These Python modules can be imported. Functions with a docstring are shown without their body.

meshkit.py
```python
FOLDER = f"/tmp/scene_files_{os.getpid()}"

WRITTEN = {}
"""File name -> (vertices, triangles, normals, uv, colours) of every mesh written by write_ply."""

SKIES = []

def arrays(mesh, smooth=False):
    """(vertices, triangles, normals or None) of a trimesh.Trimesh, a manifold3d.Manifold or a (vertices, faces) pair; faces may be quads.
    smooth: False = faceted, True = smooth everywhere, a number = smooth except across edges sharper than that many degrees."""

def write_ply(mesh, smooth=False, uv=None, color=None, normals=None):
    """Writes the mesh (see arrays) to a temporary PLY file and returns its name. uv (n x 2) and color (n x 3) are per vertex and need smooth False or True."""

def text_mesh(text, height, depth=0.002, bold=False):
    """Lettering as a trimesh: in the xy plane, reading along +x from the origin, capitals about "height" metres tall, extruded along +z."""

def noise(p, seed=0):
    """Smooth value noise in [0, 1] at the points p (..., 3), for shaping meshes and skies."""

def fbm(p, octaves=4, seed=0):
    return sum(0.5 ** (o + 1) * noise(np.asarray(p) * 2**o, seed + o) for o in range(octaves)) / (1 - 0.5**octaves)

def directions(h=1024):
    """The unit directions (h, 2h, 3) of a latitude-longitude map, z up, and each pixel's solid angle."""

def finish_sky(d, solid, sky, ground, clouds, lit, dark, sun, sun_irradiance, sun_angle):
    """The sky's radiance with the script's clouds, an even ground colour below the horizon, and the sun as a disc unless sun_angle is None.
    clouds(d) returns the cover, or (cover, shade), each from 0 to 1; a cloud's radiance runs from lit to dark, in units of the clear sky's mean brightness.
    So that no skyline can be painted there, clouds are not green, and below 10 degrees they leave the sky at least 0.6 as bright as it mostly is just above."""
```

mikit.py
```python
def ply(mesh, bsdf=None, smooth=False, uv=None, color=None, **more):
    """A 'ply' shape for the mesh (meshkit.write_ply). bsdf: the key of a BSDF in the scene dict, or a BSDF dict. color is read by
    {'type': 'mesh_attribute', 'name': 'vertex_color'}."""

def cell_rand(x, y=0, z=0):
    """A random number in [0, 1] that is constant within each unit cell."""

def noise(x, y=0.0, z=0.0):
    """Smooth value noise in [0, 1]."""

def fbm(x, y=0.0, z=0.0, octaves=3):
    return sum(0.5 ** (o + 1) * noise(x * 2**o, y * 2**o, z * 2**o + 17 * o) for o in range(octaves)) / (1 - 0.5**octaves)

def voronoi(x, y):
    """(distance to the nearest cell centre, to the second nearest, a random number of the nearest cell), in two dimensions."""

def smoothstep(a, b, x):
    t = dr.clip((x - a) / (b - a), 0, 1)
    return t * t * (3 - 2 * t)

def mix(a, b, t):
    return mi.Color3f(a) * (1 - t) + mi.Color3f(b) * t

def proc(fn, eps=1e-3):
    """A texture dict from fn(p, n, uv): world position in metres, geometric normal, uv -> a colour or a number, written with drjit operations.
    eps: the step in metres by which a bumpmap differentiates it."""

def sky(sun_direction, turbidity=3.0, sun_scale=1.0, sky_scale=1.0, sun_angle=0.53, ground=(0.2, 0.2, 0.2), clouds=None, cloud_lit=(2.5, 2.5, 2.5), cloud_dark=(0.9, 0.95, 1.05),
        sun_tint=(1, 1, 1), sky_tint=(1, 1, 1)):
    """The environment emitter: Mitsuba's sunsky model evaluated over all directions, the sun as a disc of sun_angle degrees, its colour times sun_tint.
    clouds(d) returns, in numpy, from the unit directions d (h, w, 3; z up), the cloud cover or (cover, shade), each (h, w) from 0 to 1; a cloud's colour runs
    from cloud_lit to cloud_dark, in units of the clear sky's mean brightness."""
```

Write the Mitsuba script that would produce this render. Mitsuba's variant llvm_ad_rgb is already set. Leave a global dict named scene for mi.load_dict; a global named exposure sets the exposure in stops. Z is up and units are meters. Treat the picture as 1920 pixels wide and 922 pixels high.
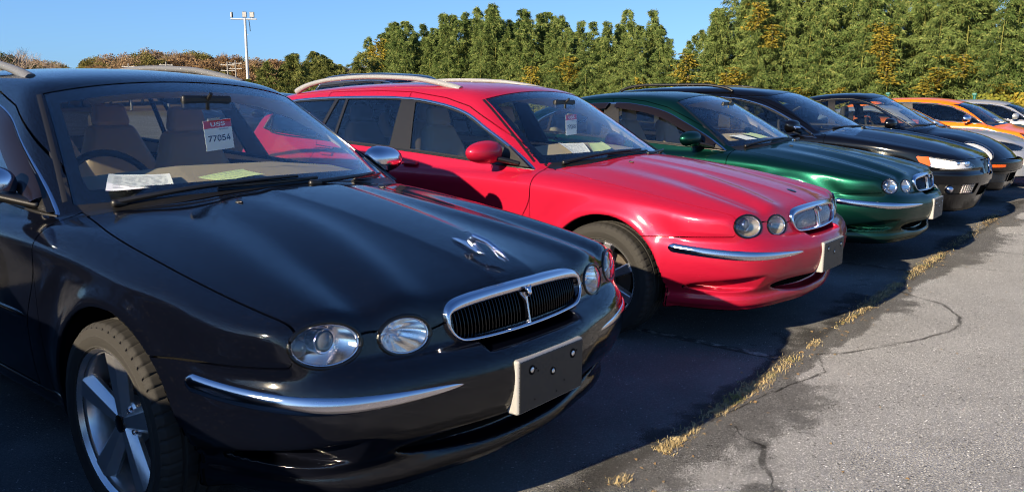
import math, random
import numpy as np, trimesh, manifold3d, shapely
import shapely.geometry as sg
import mitsuba as mi
import drjit as dr
import mikit, meshkit
from mikit import proc, noise, fbm, voronoi, smoothstep, mix
from scipy.interpolate import PchipInterpolator
from scipy.ndimage import gaussian_filter1d, binary_dilation

T = mi.ScalarTransform4f
PI = math.pi
rng = np.random.default_rng(7)
random.seed(7)
scene, labels = {}, {}

# ------------------------------------------------------------------ camera, sky, exposure
CAM = np.array([2.3255, -1.8942, 1.2736]); YAW, PITCH, ROLL, FPX = 2.249, -0.1779, 0.0075, 1496.2
_f = np.array([math.cos(YAW) * math.cos(PITCH), math.sin(YAW) * math.cos(PITCH), math.sin(PITCH)])
_r = np.cross(_f, [0, 0, 1]); _r /= np.linalg.norm(_r); _u = np.cross(_r, _f)
_r, _u = _r * math.cos(ROLL) + _u * math.sin(ROLL), -_r * math.sin(ROLL) + _u * math.cos(ROLL)
scene['camera'] = {'type': 'perspective', 'fov': math.degrees(2 * math.atan(960 / FPX)), 'fov_axis': 'x', 'near_clip': 0.05, 'far_clip': 3000.0,
                   'to_world': T().look_at(origin=CAM.tolist(), target=(CAM + _f).tolist(), up=_u.tolist())}
SUN = np.array([-0.13, -2.55, 1.0])
exposure = 3.3
scene['sky'] = mikit.sky(SUN.tolist(), turbidity=2.2, sun_tint=(0.94, 1.03, 1.24), sky_scale=.50, sky_tint=(.62, .88, 1.34), ground=(0.14, 0.14, 0.14))

# ------------------------------------------------------------------ materials
def rgb(*c): return {'type': 'rgb', 'value': list(c)}
def two(b): return {'type': 'twosided', 'bsdf': b}
def mat(key, d, sided=True):
    scene['mat_' + key] = two(d) if sided else d
def plastic(c, a=0.02, nl=True): return {'type': 'roughplastic', 'diffuse_reflectance': c if isinstance(c, dict) else rgb(*c), 'alpha': a, 'distribution': 'ggx', 'nonlinear': nl, 'int_ior': 1.5}
def prin(c, r=0.5, m=0.0, s=0.5, **k): return {'type': 'principled', 'base_color': c if isinstance(c, dict) else rgb(*c), 'roughness': r, 'metallic': m, 'specular': s, **k}
def coat(base, c, w):
    return {'type': 'blendbsdf', 'weight': w, 'a': base, 'b': plastic(c, 0.02)}
def dusty(c, d, amt):
    def col(p, n, uv):
        s = smoothstep(.62, .9, noise(p.x * 140, p.y * 140, p.z * 140)) * smoothstep(.35, .7, fbm(p.x * 3, p.y * 3, p.z * 3, 3))
        low = smoothstep(.50, .18, p.z) * (.4 + fbm(p.x * 6, p.y * 6, p.z * 6, 3))
        return mix(mi.Color3f(*c), mi.Color3f(*d), amt * (s * .6 + low))
    return proc(col)
mat('paint_black', plastic(dusty((0.0034, 0.0048, 0.0115), (.11, .10, .085), .05), 0.006))
mat('paint_red', {'type': 'blendbsdf', 'weight': 0.8, 'a': prin((0.56, 0.026, 0.080), 0.42, 0.7), 'b': plastic((0.46, 0.010, 0.045), 0.008)})
mat('paint_green', {'type': 'blendbsdf', 'weight': 0.58, 'a': prin((0.007, 0.070, 0.046), 0.38, 1.0), 'b': plastic((0.002, 0.016, 0.018), 0.008)})
mat('paint_blackgrey', plastic((0.004, 0.004, 0.0055), 0.008))
mat('paint_orange', plastic((0.85, 0.27, 0.012), 0.03))
mat('paint_silver', {'type': 'blendbsdf', 'weight': 0.6, 'a': prin((0.62, 0.63, 0.65), 0.35, 0.9), 'b': plastic((0.42, 0.43, 0.45), 0.02)})
mat('paint_grey', plastic((0.06, 0.065, 0.075), 0.03))
mat('chrome', {'type': 'roughconductor', 'material': 'Cr', 'alpha': 0.03, 'specular_reflectance': rgb(1.0, 1.0, 1.0)})
mat('mirror', {'type': 'conductor', 'material': 'Al'})
mat('reflector', {'type': 'roughconductor', 'material': 'Ag', 'alpha': 0.05})
mat('rail_grey', prin((.26,.265,.27), .4, .3))
mat('rail_dark', prin((.13,.132,.135), .42, .3))
mat('satin_alu', {'type': 'roughconductor', 'material': 'Al', 'alpha': 0.28, 'specular_reflectance': rgb(0.75, 0.75, 0.76)})
mat('rim_silver', {'type': 'blendbsdf', 'weight': 0.3, 'a': prin((0.85, 0.86, 0.88), 0.22, 1.0), 'b': plastic((0.45, 0.455, 0.47), 0.03)})
mat('steel_dark', prin((0.12, 0.10, 0.085), 0.5, 0.8))
mat('black_plastic', plastic((0.012, 0.012, 0.013), 0.18))
mat('black_gloss', plastic((0.004, 0.004, 0.004), 0.03))
mat('smoke_visor', plastic((0.016, 0.011, 0.010), 0.03))
mat('void', {'type': 'diffuse', 'reflectance': rgb(0.006, 0.006, 0.006)})
mat('grey_plastic', plastic((0.10, 0.10, 0.10), 0.25))
mat('pale_plastic', plastic((0.50, 0.50, 0.50), 0.3))
mat('holder_face', plastic((0.028, 0.029, 0.033), 0.25))
mat('tan_leather', prin((0.37, 0.29, 0.20), 0.55, 0.0, 0.4))
mat('beige_trim', prin((0.46, 0.41, 0.33), 0.8, 0.0, 0.3))
mat('dash', prin((0.24, 0.205, 0.15), 0.7, 0.0, 0.3))
mat('dark_trim', prin((0.03, 0.028, 0.026), 0.7, 0.0, 0.3))
mat('glass', {'type': 'thindielectric', 'int_ior': 1.5, 'specular_transmittance': rgb(0.84, 0.88, 0.87)}, False)
mat('glass_side', {'type': 'thindielectric', 'int_ior': 1.5, 'specular_transmittance': rgb(0.70, 0.76, 0.76)}, False)
mat('glass_dark', {'type': 'thindielectric', 'int_ior': 1.5, 'specular_transmittance': rgb(0.09, 0.10, 0.11)}, False)
mat('lens', {'type': 'thindielectric', 'int_ior': 1.5, 'specular_transmittance': rgb(0.98, 0.98, 0.98)}, False)
mat('bulb_lens', {'type': 'roughplastic', 'diffuse_reflectance': rgb(0.06, 0.065, 0.07), 'alpha': 0.03})
mat('amber', plastic((0.75, 0.16, 0.01), 0.05))
mat('lens_hazy', plastic((0.42, 0.38, 0.32), 0.12))
mat('lens_bright', plastic((0.75, 0.76, 0.78), 0.06))

# ------------------------------------------------------------------ scene entries
def fresh(key):
    if key not in scene and key not in labels: return key
    n = 1
    while f'{key}_{n:03d}' in scene or f'{key}_{n:03d}' in labels: n += 1
    return f'{key}_{n:03d}'
def put(key, shape, to_world=None, bsdf=None):
    key = fresh(key)
    shape = dict(shape)
    if bsdf: shape['bsdf'] = {'type': 'ref', 'id': 'mat_' + bsdf}
    if to_world is not None: shape['to_world'] = to_world
    scene[key] = shape
    return key
def tag(key, label, cat=None, group=None, kind=None):
    d = {'label': label} if label else {}
    if cat: d['category'] = cat
    if group: d['group'] = group
    if kind: d['kind'] = kind
    labels[key] = d
def raw(V, F, N=None, uv=None):
    path = meshkit.write_ply((np.asarray(V, float), np.asarray(F, int)), normals=N, uv=uv)
    return {'type': 'ply', 'filename': path, 'face_normals': N is None}
def shp(mesh, smooth=30): return mikit.ply(mesh, None, smooth=smooth)

# ------------------------------------------------------------------ small mesh helpers
def cat(ms): return trimesh.util.concatenate([m for m in ms if m is not None])
def tm(V, F): return trimesh.Trimesh(np.asarray(V, float), np.asarray(F, int), process=False)
def man2tm(m):
    q = m.to_mesh(); return tm(q.vert_properties[:, :3], q.tri_verts)
def box(c, s, rot=None):
    m = trimesh.creation.box(s)
    if rot is not None: m.apply_transform(rot)
    m.apply_translation(c); return m
def hull_balls(pts, n=12):
    """rounded hull of spheres (x, y, z, r)"""
    V = []
    s = trimesh.creation.icosphere(2 if n > 10 else 1).vertices
    for x, y, z, r in pts: V.append(s * r + [x, y, z])
    return trimesh.convex.convex_hull(np.vstack(V))
def rbox(c, s, r):
    hx, hy, hz = [v / 2 - r for v in s]
    return hull_balls([(c[0] + i * hx, c[1] + j * hy, c[2] + k * hz, r) for i in (-1, 1) for j in (-1, 1) for k in (-1, 1)])
def rotm(ax, deg, p=(0, 0, 0)): return trimesh.transformations.rotation_matrix(math.radians(deg), ax, p)
def tube(P, R, n=10, closed=False, up=None, flat=1.0, cap=True):
    """tube along points P with radius R (scalar or per point); flat squeezes the section along 'up'"""
    P = np.asarray(P, float); m = len(P); R = np.broadcast_to(R, (m,))
    t = np.roll(P, -1, 0) - np.roll(P, 1, 0) if closed else np.gradient(P, axis=0)
    t /= np.linalg.norm(t, axis=1, keepdims=True) + 1e-12
    a = np.broadcast_to(np.asarray(up if up is not None else [0, 0, 1.0], float), (m, 3)).copy()
    if up is None:
        bad = np.abs((a * t).sum(1)) > 0.9; a[bad] = [1, 0, 0.1]
    a -= t * (a * t).sum(1, keepdims=True); a /= np.linalg.norm(a, axis=1, keepdims=True) + 1e-12
    b = np.cross(t, a)
    th = np.arange(n) / n * 2 * PI
    V = P[:, None] + R[:, None, None] * (np.cos(th)[None, :, None] * a[:, None] * flat + np.sin(th)[None, :, None] * b[:, None])
    i = np.arange(m if closed else m - 1); j = np.arange(n)
    A = (i[:, None] * n + j[None]).ravel(); B = (i[:, None] * n + (j[None] + 1) % n).ravel()
    C = (((i + 1) % m)[:, None] * n + (j[None] + 1) % n).ravel(); D = (((i + 1) % m)[:, None] * n + j[None]).ravel()
    F = np.vstack([np.stack([A, B, C], 1), np.stack([A, C, D], 1)])
    V = V.reshape(-1, 3)
    if cap and not closed:
        k = len(V); V = np.vstack([V, P[:1], P[-1:]])
        F = np.vstack([F, np.stack([np.full(n, k), (j + 1) % n, j], 1), np.stack([np.full(n, k + 1), (m - 1) * n + j, (m - 1) * n + (j + 1) % n], 1)])
    mesh = tm(V, F); mesh.fix_normals(); return mesh
def revolve(prof, n=48, axis='y'):
    """profile (r, h) -> surface of revolution about the axis"""
    p = np.asarray(prof, float); th = np.arange(n) / n * 2 * PI
    V = np.stack([p[None, :, 0] * np.cos(th)[:, None], np.broadcast_to(p[None, :, 1], (n, len(p))), p[None, :, 0] * np.sin(th)[:, None]], -1).reshape(-1, 3)
    k = len(p); i = np.arange(n)[:, None]; j = np.arange(k - 1)[None]
    A = (i * k + j).ravel(); B = (i * k + j + 1).ravel(); C = (((i + 1) % n) * k + j + 1).ravel(); D = (((i + 1) % n) * k + j).ravel()
    m = tm(V, np.vstack([np.stack([A, B, C], 1), np.stack([A, C, D], 1)]))
    if axis == 'z': m.vertices = m.vertices[:, [0, 2, 1]]
    if axis == 'x': m.vertices = m.vertices[:, [1, 0, 2]]
    return m
def mirror(m):
    k = m.copy(); k.vertices = k.vertices * [1, -1, 1]; k.faces = k.faces[:, ::-1]; return k

# ------------------------------------------------------------------ smooth curves and implicit surfaces
def curve(pts, s=0.05):
    p = np.array(sorted(pts), float)
    lo, hi = p[0, 0] - 4 * s - .3, p[-1, 0] + 4 * s + .3
    x = np.linspace(lo, hi, 3000)
    f = PchipInterpolator(p[:, 0], p[:, 1])
    y = f(np.clip(x, p[0, 0], p[-1, 0]))
    d0 = (p[1, 1] - p[0, 1]) / (p[1, 0] - p[0, 0]); d1 = (p[-1, 1] - p[-2, 1]) / (p[-1, 0] - p[-2, 0])
    y = np.where(x < p[0, 0], p[0, 1] + d0 * (x - p[0, 0]), np.where(x > p[-1, 0], p[-1, 1] + d1 * (x - p[-1, 0]), y))
    y = gaussian_filter1d(y, s / (x[1] - x[0]), mode='nearest')
    return lambda q: np.interp(q, x, y)
def smax(a, b, k):
    h = np.maximum(k - np.abs(a - b), 0) / k
    return np.maximum(a, b) + h * h * h * k / 6
def smin(a, b, k): return -smax(-a, -b, k)
def sstep(a, b, x):
    t = np.clip((x - a) / (b - a), 0, 1); return t * t * (3 - 2 * t)
def softplus(t, w): return w * np.logaddexp(0, t / w)

def surface_nets(F, lo, hi, h):
    """half mesh (y >= 0) of F < 0 with unit gradient normals; evaluated only near the surface"""
    lo, hi = np.array(lo, float), np.array(hi, float)
    c = 4; H = h * c
    n = np.ceil((hi - lo) / H).astype(int)
    g = [lo[k] + H * np.arange(n[k] + 1) for k in range(3)]
    G = np.stack(np.meshgrid(*g, indexing='ij'), -1)
    near = np.abs(F(G.reshape(-1, 3))).reshape(G.shape[:3]) < 2.2 * H
    cell = np.zeros(n, bool)
    for i in (0, 1):
        for j in (0, 1):
            for k in (0, 1): cell |= near[i:n[0] + i, j:n[1] + j, k:n[2] + k]
    fine = np.repeat(np.repeat(np.repeat(cell, c, 0), c, 1), c, 2)
    m = n * c
    pm = np.zeros(m + 1, bool)
    for i in (0, 1):
        for j in (0, 1):
            for k in (0, 1): pm[i:m[0] + i, j:m[1] + j, k:m[2] + k] |= fine
    idx = np.argwhere(pm)
    val = np.full(m + 1, np.nan)
    val[pm] = F(lo + idx * h)
    s = val < 0
    ok = fine
    cnt = np.zeros(m, np.int8)
    for i in (0, 1):
        for j in (0, 1):
            for k in (0, 1): cnt += s[i:m[0] + i, j:m[1] + j, k:m[2] + k]
    act = ok & (cnt > 0) & (cnt < 8)
    ci = np.argwhere(act); num = np.full(m, -1); num[act] = np.arange(len(ci))
    acc, w = np.zeros((len(ci), 3)), np.zeros(len(ci))
    E = []
    for ax in range(3):
        o = [a for a in range(3) if a != ax]
        for p in (0, 1):
            for q in (0, 1):
                d = np.zeros(3, int); d[o[0]], d[o[1]] = p, q
                e = np.zeros(3, int); e[ax] = 1
                A, B = ci + d, ci + d + e
                va, vb = val[tuple(A.T)], val[tuple(B.T)]
                x = (va < 0) != (vb < 0)
                t = np.where(x, va / np.where(x, va - vb, 1), 0)
                acc += np.where(x[:, None], A + t[:, None] * e, 0); w += x
    V = lo + acc / np.maximum(w, 1)[:, None] * h
    Fc = []
    for ax in range(3):
        o = [(ax + 1) % 3, (ax + 2) % 3]
        sl = [slice(1, m[k]) for k in range(3)]; sl[ax] = slice(0, m[ax])
        a = val[tuple(sl)]; sl2 = list(sl); sl2[ax] = slice(1, m[ax] + 1); b = val[tuple(sl2)]
        with np.errstate(invalid='ignore'):
            x = np.isfinite(a) & np.isfinite(b) & ((a < 0) != (b < 0))
        I = np.argwhere(x)
        base = I.copy()
        for k in range(3):
            if k != ax: base[:, k] += 1
        sign = a[tuple(I.T)] < 0
        d0, d1 = np.zeros(3, int), np.zeros(3, int); d0[o[0]], d1[o[1]] = 1, 1
        q = np.stack([num[tuple((base - d0 - d1).T)], num[tuple((base - d1).T)], num[tuple(base.T)], num[tuple((base - d0).T)]], 1)
        good = (q >= 0).all(1); q, sign = q[good], sign[good]
        q[~sign] = q[~sign][:, ::-1]
        Fc.append(q)
    Q = np.vstack(Fc)
    for it in range(3):
        f, gr = fgrad(F, V)
        V = V - np.clip(f / np.maximum((gr * gr).sum(1), .2), -h, h)[:, None] * gr
        if it == 0:      # even the vertices out along the surface
            for _ in range(2):
                S, C = np.zeros_like(V), np.zeros(len(V))
                for k in range(4):
                    np.add.at(S, Q[:, k], V[Q[:, (k + 1) % 4]]); np.add.at(C, Q[:, k], 1)
                L = S / np.maximum(C, 1)[:, None] - V
                nn = gr / (np.linalg.norm(gr, axis=1, keepdims=True) + 1e-9)
                L -= nn * (L * nn).sum(1, keepdims=True)
                V = V + .5 * L * (C > 2)[:, None]
    N = fgrad(F, V)[1]; N /= np.linalg.norm(N, axis=1, keepdims=True) + 1e-9
    d = np.linalg.norm(V[Q[:, 0]] - V[Q[:, 2]], axis=1) < np.linalg.norm(V[Q[:, 1]] - V[Q[:, 3]], axis=1)
    T1 = np.where(d[:, None], Q[:, [0, 1, 2]], Q[:, [1, 2, 3]]); T2 = np.where(d[:, None], Q[:, [0, 2, 3]], Q[:, [1, 3, 0]])
    return V, N, np.vstack([T1, T2])
def fgrad(F, V, e=0.004):
    n = len(V)
    P = np.concatenate([V] + [V + s * np.eye(3)[k] * e for k in range(3) for s in (1, -1)])
    f = F(P)
    return f[:n], np.stack([(f[(1 + 2 * k) * n:(2 + 2 * k) * n] - f[(2 + 2 * k) * n:(3 + 2 * k) * n]) / (2 * e) for k in range(3)], 1)
def project(F, P, it=6, along=None):
    P = np.array(P, float)
    for _ in range(it):
        f, g = fgrad(F, P)
        if along is not None:
            d = np.broadcast_to(np.asarray(along, float), P.shape)
            den = (g * d).sum(1); den = np.where(np.abs(den) < .15, .15 * np.sign(den + 1e-9), den)
            P = P - np.clip(f / den, -.05, .05)[:, None] * d
        else: P = P - (f / np.maximum((g * g).sum(1), .2))[:, None] * g
    f, g = fgrad(F, P)
    return P, g / (np.linalg.norm(g, axis=1, keepdims=True) + 1e-9)

class Sheet:
    """triangle sheet with normals; cut() keeps the side where s < 0"""
    def __init__(self, V, N, F): self.V, self.N, self.F = V, N, F
    def cut(self, s):
        V, N, F = self.V, self.N, self.F
        s = np.where(np.abs(s) < 1e-6, -1e-6, s)
        ins = (s < 0)[F]; c = ins.sum(1)
        keep = F[c == 3]
        out, E = [keep], []
        f1, f2 = F[c == 1], F[c == 2]
        i1 = np.argmax(ins[c == 1], 1); i2 = np.argmin(ins[c == 2], 1)
        r = np.arange
        a1 = f1[r(len(f1)), i1]; b1 = f1[r(len(f1)), (i1 + 1) % 3]; c1 = f1[r(len(f1)), (i1 + 2) % 3]
        a2 = f2[r(len(f2)), i2]; b2 = f2[r(len(f2)), (i2 + 1) % 3]; c2 = f2[r(len(f2)), (i2 + 2) % 3]
        ed = np.concatenate([np.stack([a1, b1], 1), np.stack([a1, c1], 1), np.stack([a2, b2], 1), np.stack([a2, c2], 1)])
        if len(ed):
            u, inv = np.unique(np.sort(ed, 1), axis=0, return_inverse=True); inv = inv.ravel()
            t = (s[u[:, 0]] / (s[u[:, 0]] - s[u[:, 1]]))[:, None]
            nv = V[u[:, 0]] * (1 - t) + V[u[:, 1]] * t; nn = N[u[:, 0]] * (1 - t) + N[u[:, 1]] * t
            nn /= np.linalg.norm(nn, axis=1, keepdims=True) + 1e-9
            k = len(V); e = inv + k; n1, n2 = len(f1), len(f2)
            ab1, ac1, ab2, ac2 = e[:n1], e[n1:2 * n1], e[2 * n1:2 * n1 + n2], e[2 * n1 + n2:]
            out += [np.stack([a1, ab1, ac1], 1), np.stack([ab2, b2, c2], 1), np.stack([ab2, c2, ac2], 1)]
            V, N = np.vstack([V, nv]), np.vstack([N, nn])
        return Sheet(V, N, np.vstack(out)).clean()
    def clean(self):
        used = np.unique(self.F); m = np.full(len(self.V), -1); m[used] = np.arange(len(used))
        return Sheet(self.V[used], self.N[used], m[self.F])
    def where(self, fn): return self.cut(fn(self.V))
    def offset(self, d): return Sheet(self.V + self.N * d, self.N, self.F)
    def edges(self):
        F = self.F; e = np.concatenate([F[:, [0, 1]], F[:, [1, 2]], F[:, [2, 0]]])
        u, inv, cnt = np.unique(np.sort(e, 1), axis=0, return_inverse=True, return_counts=True)
        b = e[cnt[inv.ravel()] == 1]
        return b[~((np.abs(self.V[b[:, 0], 1]) < 2e-4) & (np.abs(self.V[b[:, 1], 1]) < 2e-4))]
    def flanged(self, d=0.012):
        b = self.edges()
        if not len(b): return self
        p, q = self.V[b[:, 0]], self.V[b[:, 1]]; n = (self.N[b[:, 0]] + self.N[b[:, 1]]) / 2
        o = np.cross(q - p, n); o /= np.linalg.norm(o, axis=1, keepdims=True) + 1e-12
        k, m = len(self.V), len(b); i = np.arange(m)
        V = np.vstack([self.V, p, q, q - self.N[b[:, 1]] * d, p - self.N[b[:, 0]] * d]); N = np.vstack([self.N, o, o, o, o])
        A, B, C, D = k + i, k + m + i, k + 2 * m + i, k + 3 * m + i
        return Sheet(V, N, np.vstack([self.F, np.stack([A, D, C], 1), np.stack([A, C, B], 1)]))
    def mirrored(self):
        s = np.array([1, -1, 1]); return Sheet(self.V * s, self.N * s, self.F[:, ::-1])
    def both(self):
        m = self.mirrored(); return Sheet(np.vstack([self.V, m.V]), np.vstack([self.N, m.N]), np.vstack([self.F, m.F + len(self.V)]))
    def flip(self): return Sheet(self.V, -self.N, self.F[:, ::-1])
    def shape(self): return raw(self.V, self.F, self.N)
def half_sheet(F, lo, hi, h):
    s = Sheet(*surface_nets(F, lo, hi, h))
    s = s.cut(-s.V[:, 1])
    s.V[:, 1] = np.where(s.V[:, 1] < 1e-4, 0, s.V[:, 1]); return s

def poly_sd(poly):
    """signed distance (negative inside) to a closed 2-D polygon, for many points"""
    g = sg.Polygon(poly); ring = g.exterior; shapely.prepare(g)
    def fn(x, y):
        pts = shapely.points(np.asarray(x), np.asarray(y))
        d = shapely.distance(ring, pts)
        return np.where(shapely.contains(g, pts), -d, d)
    return fn
def smooth_poly(pts, n=6, closed=True, corner=0.0):
    """Chaikin-rounded closed polygon"""
    p = np.asarray(pts, float)
    for _ in range(2):
        q = np.roll(p, -1, 0); p = np.stack([p * .75 + q * .25, p * .25 + q * .75], 1).reshape(-1, 2)
    return p
def spline_path(pts, n=60):
    p = np.asarray(pts, float); t = np.r_[0, np.cumsum(np.linalg.norm(np.diff(p, axis=0), axis=1))]
    return PchipInterpolator(t / t[-1], p)(np.linspace(0, 1, n)) if len(p) > 2 else p[0] + (p[1] - p[0]) * np.linspace(0, 1, n)[:, None]
def surf_strip(F, path, half, proud, along=None, n=7, sink=0.004):
    """a raised strip lying on the surface F along a 3-D path: half width, proud height (both may vary), rounded section"""
    P, N = project(F, path, along=along)
    t = np.gradient(P, axis=0); t /= np.linalg.norm(t, axis=1, keepdims=True) + 1e-12
    b = np.cross(N, t); b /= np.linalg.norm(b, axis=1, keepdims=True) + 1e-12
    half = np.broadcast_to(half, (len(P),)); proud = np.broadcast_to(proud, (len(P),))
    a = np.linspace(0, PI, n)
    V = P[:, None] + half[:, None, None] * np.cos(a)[None, :, None] * b[:, None] + (proud[:, None] * np.sin(a)[None] - sink)[:, :, None] * N[:, None]
    m = len(P); i = np.arange(m - 1)[:, None]; j = np.arange(n - 1)[None]
    A = (i * n + j).ravel(); B = (i * n + j + 1).ravel(); C = ((i + 1) * n + j + 1).ravel(); D = ((i + 1) * n + j).ravel()
    k = tm(V.reshape(-1, 3), np.vstack([np.stack([A, D, C], 1), np.stack([A, C, B], 1)]))
    cen = k.vertices.reshape(m, n, 3)[:, n // 2]
    nn = k.vertex_normals.reshape(m, n, 3)[:, n // 2]
    if (nn * N).sum() < 0: k.faces = k.faces[:, ::-1]
    return k
# ------------------------------------------------------------------ the saloon / estate that three cars in front share
WB, RA, ARCH = 2.71, 0.316, 0.362
j_h0 = curve([(-1.2, .975), (-.6, .972), (-.4, .965), (-.2, .948), (0, .925), (.2, .898), (.4, .865), (.6, .825), (.72, .795), (.8, .768), (.88, .73), (1.0, .66)], .05)
j_W = curve([(-3.8, .79), (-3.4, .835), (-3.0, .865), (-2.4, .882), (-1.2, .886), (-.4, .884), (0, .878), (.35, .862), (.6, .835), (.9, .80)], .1)
j_Xb = curve([(0, .957), (.12, .955), (.25, .940), (.38, .908), (.5, .862), (.6, .806), (.68, .744), (.76, .650), (.82, .535), (.87, .37), (.92, .05)], .03)
j_low = curve([(.12, .14), (.20, .075), (.26, .035), (.34, .015), (.45, .004), (.56, 0), (.7, 0), (1.5, 0)], .02)
j_cz = curve([(-3.8, .86), (-2.5, .865), (-1.6, .85), (-.5, .805), (0, .775), (.5, .735), (.8, .71)], .1)
j_belt = curve([(-3.8, 1.035), (-2.5, .99), (-1.6, .95), (-1.1, .923), (-.6, .895), (-.3, .885)], .1)
j_ash = curve([(-.9, .69), (-.47, .722), (-.2, .762), (-.04, .772), (.2, .775), (.39, .769), (.6, .751), (.71, .733), (.9, .70)], .03)
j_roofW = curve([(-1.0, 1.345), (-1.2, 1.385), (-1.5, 1.412), (-2.0, 1.425), (-2.6, 1.412), (-3.1, 1.38), (-3.6, 1.31), (-4, 1.2)], .1)
j_roofS = curve([(-.9, 1.30), (-1.0, 1.335), (-1.2, 1.37), (-1.5, 1.39), (-1.9, 1.388), (-2.3, 1.35), (-2.7, 1.24), (-3.1, 1.07), (-3.4, .96)], .1)
j_aC = curve([(-.4, .155), (0, .135), (.4, .115), (.85, .085)], .1)
j_aI = curve([(-.5, .27), (-.135, .283), (.175, .30), (.57, .385), (.8, .455)], .08)
j_aO = curve([(-.5, .57), (-.135, .58), (.116, .60), (.465, .65), (.75, .67)], .08)
j_R = curve([(-.3, .872), (0.0, 0.857), (0.1394, 0.8634), (0.3891, 0.883), (0.5337, 0.9141), (0.6793, 0.955), (0.7688, 0.9781), (0.8342, 0.985), (0.9008, 0.982), (0.9914, 0.968), (1.1166, 0.9459), (1.2347, 0.9247), (1.4031, 0.8986), (1.5708, 0.888), (1.6832, 0.8916), (1.898, 0.9335)], .035)
j_tuck = curve([(.10, .16), (.19, .128), (.235, .086), (.275, .080), (.30, .090), (.32, .076), (.36, .042), (.42, .010), (.49, 0), (.55, .006), (.62, .03), (.8, .1)], .010)
J_LIGHTS = [(.67, .663, .087, .056), (.457, .653, .077, .051)]      # |y|, z, half width, half height
def j_nose(a, z): return .852 - .25 * a * a - .22 * (z - .66) - .04 * np.clip(a - .6, 0, 1)
def j_T(x, a):
    z = j_h0(x) - .12 * a ** 2 - .02 * a ** 4
    amp = sstep(-.35, .75, x)
    z = z + (.005 + .015 * amp) * np.exp(-((a - j_aI(x)) / .085) ** 2) + (.005 + .017 * amp) * np.exp(-((a - j_aO(x)) / .085) ** 2)
    z = z - .007 * amp * np.exp(-((a - .5 * (j_aI(x) + j_aO(x))) / .05) ** 2)
    z = z - .013 * (1 - np.exp(-softplus(a - j_aC(x), .0035) / .085)) * sstep(1.0, .80, x)
    return z - .009 * amp
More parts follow.
